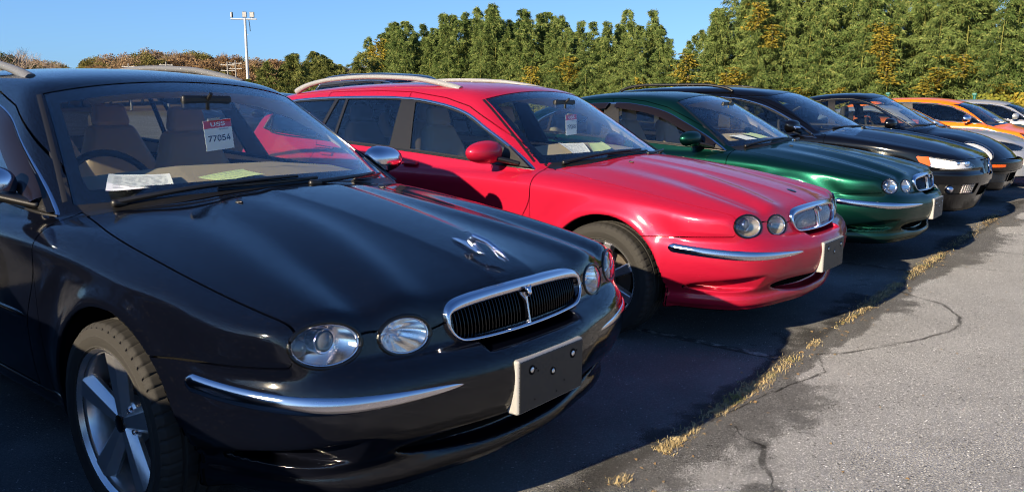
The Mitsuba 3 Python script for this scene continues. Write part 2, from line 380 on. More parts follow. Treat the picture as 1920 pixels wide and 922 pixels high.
def j_Y(x, z):
    y = j_W(x) - j_low(z)
    t = z - j_cz(x)
    fade = sstep(.82, .55, x)
    y = y - softplus(t, .006) * (.32 + .50 * sstep(-.6, .1, x)) * fade - np.clip(t, 0, 1) ** 2 * 1.1
    for cx in (0, -WB):
        r = np.hypot(x - cx, (z - RA) * .97)
        y = y + .024 * np.exp(-((r - ARCH) / .050) ** 2) * sstep(.86, .68, z) - .006 * np.exp(-((r - ARCH - .13) / .05) ** 2) * sstep(.85, .6, z)
    return y + .010 * np.exp(-((z - .25) / .03) ** 2) * sstep(.5, .3, x) * sstep(-2.9, -2.5, x)
def j_G(x, z):
    t = z - .93
    return .803 - .47 * t - .10 * t * t - .055 * sstep(-2.2, -3.7, x) - .03 * sstep(-1.1, -.3, x)
def j_Xw(a, z): return -.295 - 1.86 * (z - .955) - .5 * a * a - .25 * a ** 4
def make_F(wagon):
    roof = j_roofW if wagon else j_roofS
    def F(P):
        x, a, z = P[:, 0], np.abs(P[:, 1]), P[:, 2]
        # lower body
        side = a - j_Y(x, z)
        top = (z - np.where(x > -.2, j_T(x, a), np.minimum(j_T(np.maximum(x, -.6), a), j_belt(x) + .012) * sstep(-.2, -.55, x) + j_T(np.maximum(x, -.6), a) * (1 - sstep(-.2, -.55, x)))) * .97
        if not wagon:
            deck = curve_deck(x) - .06 * a ** 2
            top = np.where(x < -2.3, z - deck * sstep(-2.3, -2.75, x) - (j_belt(x) + .012) * (1 - sstep(-2.3, -2.75, x)), top)
        up = smax(side, top, .11)
        up = smax(up, (x - j_nose(a, z)) * .93, .055)
        up = smax(up, (-3.70 - x + .16 * a ** 2 + .25 * np.clip(z - .85, 0, 1)), .12)
        RU = j_R(np.arctan2(a, x - .1))
        up = smax(up, np.hypot(x - .1, a) - RU + .010 + .25 * np.clip(.63 - z, 0, 1) - .6 * sstep(.42, .10, x) - 3 * np.clip(.1 - x, 0, 9), .03)
        # front bumper
        zz = z - .5
        prof = .30 * np.clip(zz - .03, 0, 1) ** 1.5 + .022 * np.exp(-((z - .335) / .035) ** 2) + .9 * np.clip(.265 - z, 0, 1) ** 1.2 - .004 * np.exp(-((z - .275) / .014) ** 2)
        th = np.arctan2(a, x - .1); RR = j_R(th)
        tuck = j_tuck(z) * (1 - .55 * sstep(1.0, 1.5, th))
        bf = (np.hypot(x - .1, a) - RR + tuck) / np.sqrt(1 + ((j_R(th + .01) - j_R(th - .01)) / .02 / RR) ** 2)
        bf = np.maximum(bf, .10 - x)
        bump = smax(smax(bf, (z - (.612 + .012 * a - .10 * np.clip(x - .72, 0, 1))) * .97, .11), .20 - x, .03)
        bump = smax(bump, .232 - z, .03)
        # the slot under the grille
        slot = np.hypot(np.clip(a - .22, 0, 1), z - .584) - .010
        f = smin(up, bump, .018)
        f = smax(f, -smax(slot, .80 - x, .02), .012)
        # rear bumper
        rb = smax(smax(-3.79 - x + .20 * a ** 2.5, z - .62, .08), side - .006, .06); rb = smax(rb, x + 3.25, .03)
        f = smin(f, rb, .02)
        f = smax(f, .205 - z + .03 * sstep(-2.9, -3.7, x), .04)
        # mouth and lamp pockets in the bumper
        ms = np.hypot(a / .40, 0); mz = .325 + .012 * (a / .4) ** 2
        mouth = (np.sqrt((np.abs(a) / .50) ** 3 + ((z - mz) / .040) ** 2) - 1) * .036
        f = smax(f, -smax(mouth, -(np.hypot(x - .1, a) - RR + tuck + .06), .02), .024)
        fx = a - .685 - .30 * np.clip(z - .36, -.1, .1)
        pocket = (np.sqrt((fx / .115) ** 2 + ((z - .368 - .16 * (.66 - a)) / .040) ** 2) - 1) * .034
        dep = .11 * np.clip((a - .60) / .14, -.3, 1.2)
        f = smax(f, -smax(pocket, -(np.hypot(x - .1, a) - RR + tuck + np.maximum(dep, .004)), .02), .026)
        # wheel wells
        for cx in (0, -WB):
            r = np.hypot(x - cx, z - RA)
            f = smax(f, -np.maximum(r - ARCH, .50 - a), .010)
        # greenhouse
        g = smax(a - j_G(x, z), (z - roof(x) + .12 * a ** 2 + .10 * a ** 4) * .97, .12)
        g = smax(g, (x - j_Xw(a, z)) * .47, .06)
        if wagon: g = smax(g, (-3.66 + .55 * (z - 1.0) + 1.1 * np.clip(z - 1.22, 0, 1) ** 1.5 + .14 * a ** 2 - x) * .88, .10)
        else: g = smax(g, (-3.05 - x + .0 * z), .05)
        g = smax(g, .80 - z, .02)
        return smin(f, g, .016)
    return F
curve_deck = curve([(-3.9, .985), (-3.7, 1.0), (-3.2, 1.015), (-2.7, 1.02), (-2.2, 1.0)], .08)

DLO_W = [(-.555, .884), (-.66, .95), (-.777, 1.014), (-.986, 1.112), (-1.204, 1.206), (-1.435, 1.258), (-1.776, 1.297), (-2.1, 1.306), (-2.556, 1.302), (-3.10, 1.281), (-3.30, 1.25), (-3.37, 1.16), (-3.42, 1.05), (-3.30, 1.028), (-2.5, .986), (-1.59, .947), (-1.09, .919)]
DLO_S = [(-.555, .884), (-.66, .95), (-.777, 1.014), (-.986, 1.112), (-1.204, 1.200), (-1.435, 1.250), (-1.70, 1.276), (-2.05, 1.262), (-2.35, 1.205), (-2.58, 1.105), (-2.66, 1.0), (-2.4, .984), (-1.59, .947), (-1.09, .919)]
def shear(line_x0, line_z0, k): return lambda x, z: x - (line_x0 + k * (z - line_z0))
b1 = shear(-1.602, .955, -.34); b2 = shear(-1.813, .967, -.14); b3 = shear(-2.425, 1.08, -.05); b4 = shear(-2.455, 1.08, -.05); b5 = shear(-2.60, 1.13, .30); b6 = shear(-2.64, 1.13, .30)

def build_body(wagon, h):
    """all panels of the car as shapes: list of (part name, shape, material role); geometry only, so that cars can share it"""
    F = make_F(wagon)
    S = half_sheet(F, (-3.86, -.03, .16), (1.0, .93, 1.46), h)
    dlo = poly_sd(DLO_W if wagon else DLO_S)
    G2 = .0030
    def lights(V):
        x, a, z = V[:, 0], V[:, 1], V[:, 2]
        d = np.full(len(V), 9.)
        for a0, z0, ra, rz in J_LIGHTS: d = np.minimum(d, (np.hypot((a - a0) / ra, (z - z0) / rz) - 1) * rz)
        return np.maximum(d, .5 - x)
    def side(V): return .50 - V[:, 1]
    def f_dlo(V):
        up = np.where(V[:, 2] > .86, 0, 1)
        return np.maximum(dlo(V[:, 0], V[:, 2]), .52 - V[:, 1])
    def f_ws(V):       # windscreen opening
        x, a, z = V[:, 0], V[:, 1], V[:, 2]
        q = np.maximum(a - (.722 - .415 * (z - .921)), z - (1.352 - .14 * a ** 2 - .12 * a ** 4))
        q = np.maximum(q, (.952 - .07 * a ** 2) - z)
        return np.maximum(q, np.maximum(-1.32 - x, x + .2))
    def f_rs(V):       # rear window
        x, a, z = V[:, 0], V[:, 1], V[:, 2]
        if wagon: return np.maximum.reduce([a - (.68 - .25 * (z - 1.0)), z - 1.30, 1.02 - z, x + 3.3])
        return np.maximum.reduce([a - (.66 - .35 * (z - 1.0)), z - (1.33 - .1 * a * a), 1.04 - z, x + 2.2, -2.98 - x])
    hr = lambda a: -.285 - .22 * a ** 2 - .18 * a ** 4
    def f_hood(V):
        x, a, z = V[:, 0], V[:, 1], V[:, 2]
        return np.maximum.reduce([a - j_ash(x), hr(a) - x, (.667 + .012 * np.cos((a - .56) * 20) * (a > .3)) - z, -.6 - x])
    def zs(x): return .588 + .06 * np.clip(x - .25, 0, 1)
    def f_bump(V):
        x, a, z = V[:, 0], V[:, 1], V[:, 2]
        lim = np.where(a > .745, zs(x), np.where(x > .5, .70, zs(x)))
        lim = zs(x) + (.70 - zs(x)) * sstep(.76, .735, a) * (x > .5)
        return np.maximum(.05 - x, z - lim)
    def f_cowl(V):
        x, a, z = V[:, 0], V[:, 1], V[:, 2]
        return np.maximum.reduce([x - hr(a) + .0, a - .715, -.75 - x, z - 1.0, .85 - z])
    def fdoor_front(V): return V[:, 0] - (-.505 - .10 * sstep(.75, .5, V[:, 2]) + .06 * np.clip(V[:, 2] - .85, 0, .2))
    dsplit = lambda V: V[:, 0] - (-1.712 - .20 * np.clip(V[:, 2] - .95, 0, 1))
    up = lambda V: dlo(V[:, 0], V[:, 2]) - .042
    def door_area(V):
        x, z = V[:, 0], V[:, 2]
        low = np.maximum.reduce([z - .93, .30 - z])
        hi = np.maximum(up(V), .88 - z)
        return np.maximum(np.minimum(low, hi), .52 - V[:, 1])
    def f_d1(V): return np.maximum.reduce([door_area(V), fdoor_front(V), -dsplit(V)])
    def f_d2(V):
        x, z = V[:, 0], V[:, 2]
        return np.maximum.reduce([door_area(V), dsplit(V), (-2.62 - .20 * (z - .95) * (z > .95)) - x, ARCH + .055 - np.hypot(x + WB, z - RA)])
    parts = []
    base = S.where(lambda V: -(np.maximum(np.maximum(-V[:, 0] + .45, V[:, 0] - 1), 0) + lights(V) + .001))
    skin = base.where(lambda V: -f_ws(V) + .0).where(lambda V: -f_rs(V)).where(lambda V: -(f_dlo(V)) + .0)
    def panel(fn, others, depth=.014):
        s = skin.where(lambda V: fn(V) + G2)
        for o in others: s = s.where(lambda V: -o(V) + G2)
        return s.flanged(depth)
    grille_hole = lambda V: np.maximum.reduce([np.abs(V[:, 1]) - .30 + .3 * np.clip(.63 - V[:, 2], 0, 1), V[:, 2] - .705, .612 - V[:, 2], .7 - V[:, 0]])
    skin = skin.where(lambda V: -grille_hole(V))
    mouth = lambda V: np.maximum.reduce([(np.sqrt((V[:, 1] / .47) ** 3 + ((V[:, 2] - .329) / .032) ** 2) - 1) * .03, np.hypot(V[:, 0] - .1, V[:, 1]) - j_R(np.arctan2(V[:, 1], V[:, 0] - .1)) + j_tuck(V[:, 2]) + .020, .5 - V[:, 0]])
    dark = skin.where(mouth); skin = skin.where(lambda V: -mouth(V))
    slotf = lambda V: np.maximum(np.hypot(np.clip(V[:, 1] - .22, 0, 1), V[:, 2] - .584) - .009, .7 - V[:, 0])
    dark2 = skin.where(slotf); skin = skin.where(lambda V: -slotf(V))
    well = lambda V: np.minimum(np.hypot(V[:, 0], V[:, 2] - RA), np.hypot(V[:, 0] + WB, V[:, 2] - RA)) - (ARCH - .006)
    liner = skin.where(lambda V: np.maximum(well(V) - .012, V[:, 1] - j_Y(V[:, 0], V[:, 2]) + .02))
    skin = skin.where(lambda V: -np.maximum(well(V) - .012, V[:, 1] - j_Y(V[:, 0], V[:, 2]) + .02))
    under = skin.where(lambda V: V[:, 2] - .213); skin = skin.where(lambda V: .213 - V[:, 2])
    hood = panel(f_hood, [])
    parts.append(('hood', hood.both(), 'paint'))
    bump = panel(f_bump, [f_hood]); parts.append(('front_bumper', bump.both(), 'paint'))
    f_rb = lambda V: np.maximum(V[:, 0] + 3.02 + .2 * (V[:, 2] - .3), V[:, 2] - .60)
    parts.append(('rear_bumper', panel(f_rb, []).both(), 'paint'))
    fend = panel(lambda V: -fdoor_front(V), [f_hood, f_bump, f_cowl])
    fend = fend.where(lambda V: np.maximum(V[:, 2] - (.965 + .5 * (V[:, 0] + .45)), -.505 - V[:, 0]))
    d1, d2 = panel(f_d1, []), panel(f_d2, [])
    for nm, s in (('front_fender', fend), ('front_door', d1), ('rear_door', d2)):
        parts += [(nm, s, 'paint'), (nm, s.mirrored(), 'paint')]
    fend_keep = lambda V: np.maximum(-fdoor_front(V), np.maximum(V[:, 2] - (.965 + .5 * (V[:, 0] + .45)), -.505 - V[:, 0]))
    shell = skin
    for fn in (f_hood, f_bump, f_d1, f_d2, f_rb, f_cowl, fend_keep): shell = shell.where(lambda V: -fn(V) + G2)
    parts.append(('body_shell', shell.flanged().both(), 'paint'))
    parts.append(('cowl_panel', skin.where(f_cowl).where(lambda V: -f_hood(V)).both(), 'black_plastic'))
    parts.append(('lower_intake', Sheet(np.vstack([dark.V, dark2.V]), np.vstack([dark.N, dark2.N]), np.vstack([dark.F, dark2.F + len(dark.V)])).both(), 'void'))
    parts += [('wheel_arch_liner', q, 'void') for k in (1, -1) for q0 in [liner.where(lambda V: k * (V[:, 0] + 1.3))] for q in (q0, q0.mirrored())]; parts.append(('floor_pan', under.both(), 'void'))
    # dark inner shell that closes the panel gaps, pale lining inside the cabin
    inn = base.where(lambda V: .008 - (lights(V) - 0)).where(lambda V: -f_ws(V) + .02 - .028).where(lambda V: -f_rs(V) - .008).where(lambda V: -f_dlo(V) + .012 - .02)
    inn = inn.where(lambda V: -grille_hole(V) - .0).offset(-.015)
    parts.append(('inner_structure', inn.both(), 'void'))
    inn = inn.offset(-.012)
    parts.append(('headlining', inn.where(lambda V: .93 - V[:, 2]).where(lambda V: V[:, 0] + .62 - .6 * (V[:, 2] - .9)).both(), 'beige_trim'))
    parts.append(('pillar_rubber', inn.where(lambda V: .93 - V[:, 2]).where(lambda V: -(V[:, 0] + .62 - .6 * (V[:, 2] - .9))).both(), 'black_plastic'))
    # glass
    ws = S.where(lambda V: f_ws(V) + .002).offset(-.003)
    parts.append(('windscreen', ws.both(), 'glass'))
    frit = S.where(lambda V: f_ws(V)).where(lambda V: -(f_ws(V) + .036 + .012 * sstep(1.02, .94, V[:, 2]))).offset(-.009)
    parts.append(('windscreen_border', frit.both(), 'black_gloss'))
    parts.append(('rear_window', S.where(lambda V: f_rs(V) + .002).offset(-.004).both(), 'glass_dark'))
    pil = S.where(lambda V: f_dlo(V) + .006).offset(-.004)
    W = []
    xz = lambda V: (V[:, 0], V[:, 2])
    w1 = lambda V: np.maximum(f_dlo(V) + .016, -b1(*xz(V)))
    w2 = lambda V: np.maximum.reduce([f_dlo(V) + .016, b2(*xz(V)), -b3(*xz(V))])
    w3 = lambda V: np.maximum.reduce([f_dlo(V) + .016, b4(*xz(V)), -b5(*xz(V))])
    w4 = lambda V: np.maximum.reduce([f_dlo(V) + .018, b6(*xz(V))])
    wins = [('front_side_window', w1, 'glass_side'), ('rear_side_window', w2, 'glass_rear'), ('quarter_window', w3, 'glass_rear')] + ([('load_bay_window', w4, 'glass_rear')] if wagon else [])
    post = pil
    for nm, fn, g in wins:
        s = S.where(lambda V: fn(V) - .003).offset(-.009)
        parts += [(nm, s, g), (nm, s.mirrored(), g)]
        post = post.where(lambda V: -fn(V))
    parts += [('window_pillar', post.flanged(.01), 'black_plastic'), ('window_pillar', post.flanged(.01).mirrored(), 'black_plastic')]
    # chrome line round the top of the side windows
    poly = DLO_W if wagon else DLO_S
    k0 = [i for i, p in enumerate(poly) if p[0] < -3.2][0] if wagon else len(poly) - 4
    topl = np.array(poly[:k0 + 1])
    t2 = spline_path(topl, 110)
    path = np.stack([t2[:, 0], -np.interp(t2[:, 1], [.8, 1.4], [.86, .6]), t2[:, 1]], 1)
    trim = surf_strip(F, path, .0105, .006, along=(0, 1, 0))
    parts += [('window_trim', trim, 'chrome'), ('window_trim', mirror(trim), 'chrome')]
    bl = np.array(poly[k0 + 1:] + poly[:1]); bl = spline_path(bl[np.argsort(bl[:, 0])], 60)
    path = np.stack([bl[:, 0], -np.full(len(bl), .80), bl[:, 1]], 1)
    belt = surf_strip(F, path, .008, .007, along=(0, 1, 0))
    parts += [('belt_seal', belt, 'black_plastic'), ('belt_seal', mirror(belt), 'black_plastic')]
    # rubber strips beside the windscreen
    zz = np.linspace(.925, 1.295, 50); aa = .722 - .415 * (zz - .921) + .016
    wsr = surf_strip(F, np.stack([j_Xw(aa, zz), -aa, zz], 1), .015, .005); parts += [('windscreen_rubber', wsr, 'black_plastic'), ('windscreen_rubber', mirror(wsr), 'black_plastic')]
    # door rubbing strips
    for x0, x1, nm in ((-.58, -1.66, 'rubbing_strip'), (-1.76, -2.25, 'rubbing_strip')):
        path = np.stack([np.linspace(x0, x1, 30), np.full(30, -.88), np.full(30, .545)], 1)
        e = np.minimum(1, np.minimum(np.arange(30), 29 - np.arange(30)) / 3 + .15)
        st = surf_strip(F, path, .016 * e, .010 * e, along=(0, 1, 0))
        parts += [(nm, st, 'paint'), (nm, mirror(st), 'paint')]
    path = np.stack([np.linspace(-.42, -2.28, 60), np.full(60, -.85), np.full(60, .285)], 1)
    st = surf_strip(F, path, .012, .008, along=(0, 1, 0)); parts += [('sill_strip', st, 'paint'), ('sill_strip', mirror(st), 'paint')]
    # chrome strip in the bumper
    ang = np.linspace(0, 1, 80); o = np.array([.20, 0, 0]); th = np.interp(ang, [0, 1], [math.atan2(.30, .72), math.atan2(.885, .19)])
    zz = .512 + .034 * ang - .010 * np.sin(PI * ang); lo, hi = np.full(80, .3), np.full(80, 1.1)
    at = lambda t: np.stack([o[0] + t * np.cos(th), -t * np.sin(th), zz], 1)
    for _ in range(30):
        mid = (lo + hi) / 2; v = F(at(mid)) < 0; lo, hi = np.where(v, mid, lo), np.where(v, hi, mid)
    pth = at(gaussian_filter1d(lo, 2, mode='nearest')); xx, aa = pth[:, 0], -pth[:, 1]
    prof = np.clip(np.minimum(ang / .55, (1 - ang) / .035), 0, 1) ** .6
    st = surf_strip(F, np.stack([xx, -aa, zz], 1), .024 * prof + .001, .011 * prof + .001, n=11)
    parts += [('bumper_strip', st, 'chrome'), ('bumper_strip', mirror(st), 'chrome')]
    # door handles: a dished escutcheon and a pull
    for hx, hz in ((-1.545, .862), (-2.44, .885)):
        P, N = project(F, np.array([[hx, -.88, hz]]), along=(0, 1, 0)); y = P[0, 1]
        pull = hull_balls([(hx - .055, y - .012, hz + .010, .012), (hx + .055, y - .012, hz + .008, .012), (hx - .06, y + .006, hz + .01, .010), (hx + .06, y + .006, hz + .008, .010)])
        th = np.linspace(0, 2 * PI, 40, endpoint=False)
        ring = surf_strip(F, np.stack([hx + .082 * np.cos(th), np.full(40, y), hz + .034 * np.sin(th)], 1)[np.r_[0:40, 0]], .004, .003, along=(0, 1, 0))
        for m in (pull, mirror(pull)): parts.append(('door_handle', m, 'paint'))
        for m in (ring, mirror(ring)): parts.append(('handle_recess', m, 'paint'))
    # seams of the tank flap, headlights
    for li, (a0, z0, ra, rz) in enumerate(J_LIGHTS):
        th = np.linspace(0, 2 * PI, 49)[:-1]; rho = np.linspace(0, 1, 9)
        def disc(depth_fn, r=1.0):
            R, Th = np.meshgrid(rho, th, indexing='ij')
            A = a0 + ra * r * R * np.cos(Th); Z = z0 + rz * r * R * np.sin(Th)
            X = j_nose(A, Z) + depth_fn(R, Th)
            V = np.stack([X, A, Z], -1).reshape(-1, 3)
            n = len(th); i = np.arange(len(rho) - 1)[:, None]; j = np.arange(n)[None]
            a_, b_, c_, d_ = (i * n + j).ravel(), (i * n + (j + 1) % n).ravel(), ((i + 1) * n + (j + 1) % n).ravel(), ((i + 1) * n + j).ravel()
            return tm(V, np.vstack([np.stack([a_, d_, c_], 1), np.stack([a_, c_, b_], 1)]))
        lens = disc(lambda R, Th: .016 * np.sqrt(np.clip(1.02 - R * R, 0, 1)) - .003, .985)
        refl = disc(lambda R, Th: -.055 * (1 - R ** 3) - .010 + .004 * np.cos(Th * 9) * R * (li == 1), .99)
        ringA = a0 + (ra + .001) * np.cos(th); ringZ = z0 + (rz + .001) * np.sin(th)
        bez = tube(np.stack([j_nose(ringA, ringZ) - .001, ringA, ringZ], 1), .0058, 8, closed=True)
        rim2 = tube(np.stack([j_nose(ringA, ringZ) - .006, a0 + (ra * .93) * np.cos(th), z0 + rz * .92 * np.sin(th)], 1), .004, 8, closed=True)
        inner = []
        if li == 0:
            x0 = j_nose(a0, z0)
            pj = revolve([(0, .018), (.012, .016), (.022, .010), (.027, 0), (.029, -.02), (.024, -.05)], 24, 'x'); 
            pj.apply_translation([x0 - .022, a0 - .008, z0 + .006]); inner.append(('projector', pj, 'bulb_lens'))
            pr = revolve([(.0285, .004), (.033, .006), (.036, 0), (.036, -.03)], 24, 'x'); pr.apply_translation([x0 - .022, a0 - .008, z0 + .006]); inner.append(('projector_ring', pr, 'chrome'))
            ti = revolve([(0, .010), (.014, .008), (.021, .002), (.023, -.02)], 24, 'x'); ti.apply_translation([j_nose(a0 + .052, z0) - .022, a0 + .052, z0 - .006]); inner.append(('turn_lamp', ti, 'turn_lens'))
        else:
            x0 = j_nose(a0, z0)
            bu = revolve([(0, .020), (.008, .018), (.010, 0), (.010, -.03)], 16, 'x'); bu.apply_translation([x0 - .045, a0, z0]); inner.append(('bulb', bu, 'chrome'))
        for sgn in (1, -1):
            f = (lambda m: m) if sgn > 0 else mirror
            parts.append((('headlight', li, sgn), [('lens', f(lens), 'lens'), ('reflector', f(refl), 'reflector'), ('bezel', f(bez), 'black_gloss'), ('inner_rim', f(rim2), 'chrome')] + [(n_, f(m_), b_) for n_, m_, b_ in inner], None))
    return F, parts
# ------------------------------------------------------------------ wheels
def tyre_mesh(R, rr, w, n=312, grooves=True):
    """tyre of outer radius R on a rim of radius rr, width w, axis y, outer side at -y"""
    h = w / 2
    half = [(rr - .004, -h * .80), (rr + .006, -h * .93), (rr + (R - rr) * .12, -h * .99), (rr + (R - rr) * .16, -h * .975), (rr + (R - rr) * .30, -h * 1.02), (rr + (R - rr) * .50, -h * 1.04), (rr + (R - rr) * .52, -h * 1.025), (rr + (R - rr) * .78, -h * 1.0), (R - .014, -h * .945), (R - .006, -h * .88)]
    tread = []
    for s in (-.80, -.48, -.44, -.38, -.34, -.06, -.02, .02, .06, .34, .38, .44, .48, .80):
        deep = .0075 if abs(abs(s) - .41) < .04 or abs(s) < .03 else 0
        tread.append((R - .0035 * s * s / .64 - deep, h * s * 1.02))
    prof = np.array(half + tread + [(r, -y) for r, y in half[::-1]])
    m = revolve(prof, n)
    if grooves:
        V = m.vertices.reshape(n, len(prof), 3)
        y = prof[:, 1] / h
        rad = np.hypot(V[..., 0], V[..., 2])
        k = np.arange(n) % 6
        d = np.zeros((n, len(prof)))
        d[k == 0] = .006 * ((np.abs(y) > .5) & (np.abs(y) < 1.0) & (prof[:, 0] > R - .0155))
        d[k == 3] = .003 * ((np.abs(y) < .3) & (prof[:, 0] > R - .005))
        f = (rad - d) / rad
        V[..., 0] *= f; V[..., 2] *= f
        m = tm(V.reshape(-1, 3), m.faces)
    m.fix_normals(); return m
def spoke(r0, r1, w0, w1, y0, y1, th, bev):
    """one spoke along +z: face at -y, narrower on its face than at its back"""
    P = []
    for r, w, y in ((r0, w0, y0), (r1, w1, y1)):
        P += [(s * w / 2, y, r) for s in (-1, 1)] + [(s * (w / 2 + bev), y + th, r) for s in (-1, 1)]
        P += [(s * (w / 2 - .004), y - .003, r) for s in (-1, 1)]
    return trimesh.convex.convex_hull(np.array(P))
def rim_meshes(kind, rr, w):
    h = w / 2
    fy = -h * .93
    barrel = revolve([(rr - .006, fy + .012), (rr + .004, fy - .002), (rr + .006, fy + .004), (rr + .003, fy + .012), (rr - .012, fy + .020), (rr - .020, fy + .05), (rr - .028, 0), (rr - .02, h * .8), (rr, h * .85)], 64)
    sp = []
    if kind == 'star':
        for k in range(5):
            s = trimesh.convex.convex_hull(np.array([(q * w_, y_, r_) for r_, hw, ww, yf in ((.006, .012, .026, fy + .026), (.05, .013, .030, fy + .024), (rr - .010, .028, .054, fy + .008)) for q in (-1, 1) for w_, y_ in ((hw, yf), (ww, yf + .022), (ww - .004, yf + .036))])); s.apply_transform(rotm([0, 1, 0], 72 * k)); sp.append(s)
        hubr = .070
    elif kind == 'seven':
        for k in range(7):
            s = spoke(.045, rr - .012, .030, .047, fy + .012, fy + .008, .032, .006); s.apply_transform(rotm([0, 1, 0], 360 / 7 * k + 12)); sp.append(s)
        hubr = .062
    else:
        for k in range(10):
            s = spoke(.045, rr - .01, .018, .022, fy + .02, fy + .01, .03, .006); s.apply_transform(rotm([0, 1, 0], 36 * k)); sp.append(s)
        hubr = .058
    hub = revolve([(0, fy + .016), (hubr * .6, fy + .016), (hubr * .9, fy + .022), (hubr, fy + .034), (hubr, fy + .075), (0, fy + .075)] if kind != 'star' else [(0, fy + .046), (.068, fy + .046), (.074, fy + .052), (.074, fy + .08), (0, fy + .08)], 40)
    cap = revolve([(0, fy + .006), (.020, fy + .007), (.027, fy + .010), (.029, fy + .020), (.029, fy + .045)], 30)
    if kind == 'star': cap.apply_translation([0, .010, 0])
    nuts = []
    for k in range(5):
        a = math.radians(36 + 72 * k); nuts.append(revolve([(0, fy + .034), (.007, fy + .034), (.0095, fy + .040), (.0095, fy + .06)], 10).apply_translation([.056 * math.sin(a), 0, .056 * math.cos(a)]))
    for m in [barrel, hub, cap] + nuts: m.fix_normals()
    disc = revolve([(0, fy + .10), (.07, fy + .10), (.075, fy + .085), (rr * .70, fy + .085), (rr * .70, fy + .105), (0, fy + .11)], 48)
    back = revolve([(0, fy + .13), (rr - .02, fy + .13)], 32)
    calp = rbox((-rr * .52, fy + .09, .03), (.06, .06, .12), .012)
    return [('rim', barrel, 'rim'), ('hub', hub, 'rim'), ('hub_cap', cap, 'cap')] + [('spoke', s, 'rim') for s in sp] + [('wheel_nut', m, 'chrome') for m in nuts] + [('brake_disc', disc, 'steel_dark'), ('backing_plate', back, 'void'), ('brake_caliper', calp, 'steel_dark')]
_wheel_cache = {}
def wheel_parts(kind, R=.316, rr=.219, w=.215, fine=True):
    k = (kind, R, rr, w, fine)
    if k not in _wheel_cache:
        ps = [('tyre', tyre_mesh(R, rr, w, 312 if fine else 60, fine), 'tyre')] + rim_meshes(kind, rr, w)
        _wheel_cache[k] = [(n, shp(m, 35), b) for n, m, b in ps]
    return _wheel_cache[k]
def add_wheel(car, M, kind, x, y, R=.316, rr=.219, w=.215, fine=True, roles={}, steer=0.0):
    if kind == 'star': rr = .230
    """y < 0: right side; the same wheel turned round stands on the left"""
    key = fresh(car + '__wheel')
    labels[key] = {}
    to = M @ T().translate([x, y, R]) @ T().rotate([0, 0, 1], (0 if y < 0 else 180) + steer)
    for n, s, b in wheel_parts(kind, R, rr, w, fine):
        if n in ('backing_plate', 'brake_caliper', 'wheel_nut') and not fine: continue
        put(key + '__' + n, s, to, roles.get(b, {'rim': 'rim_silver', 'cap': 'black_gloss', 'tyre': 'tyre'}.get(b, b)))
    labels.pop(key, None)

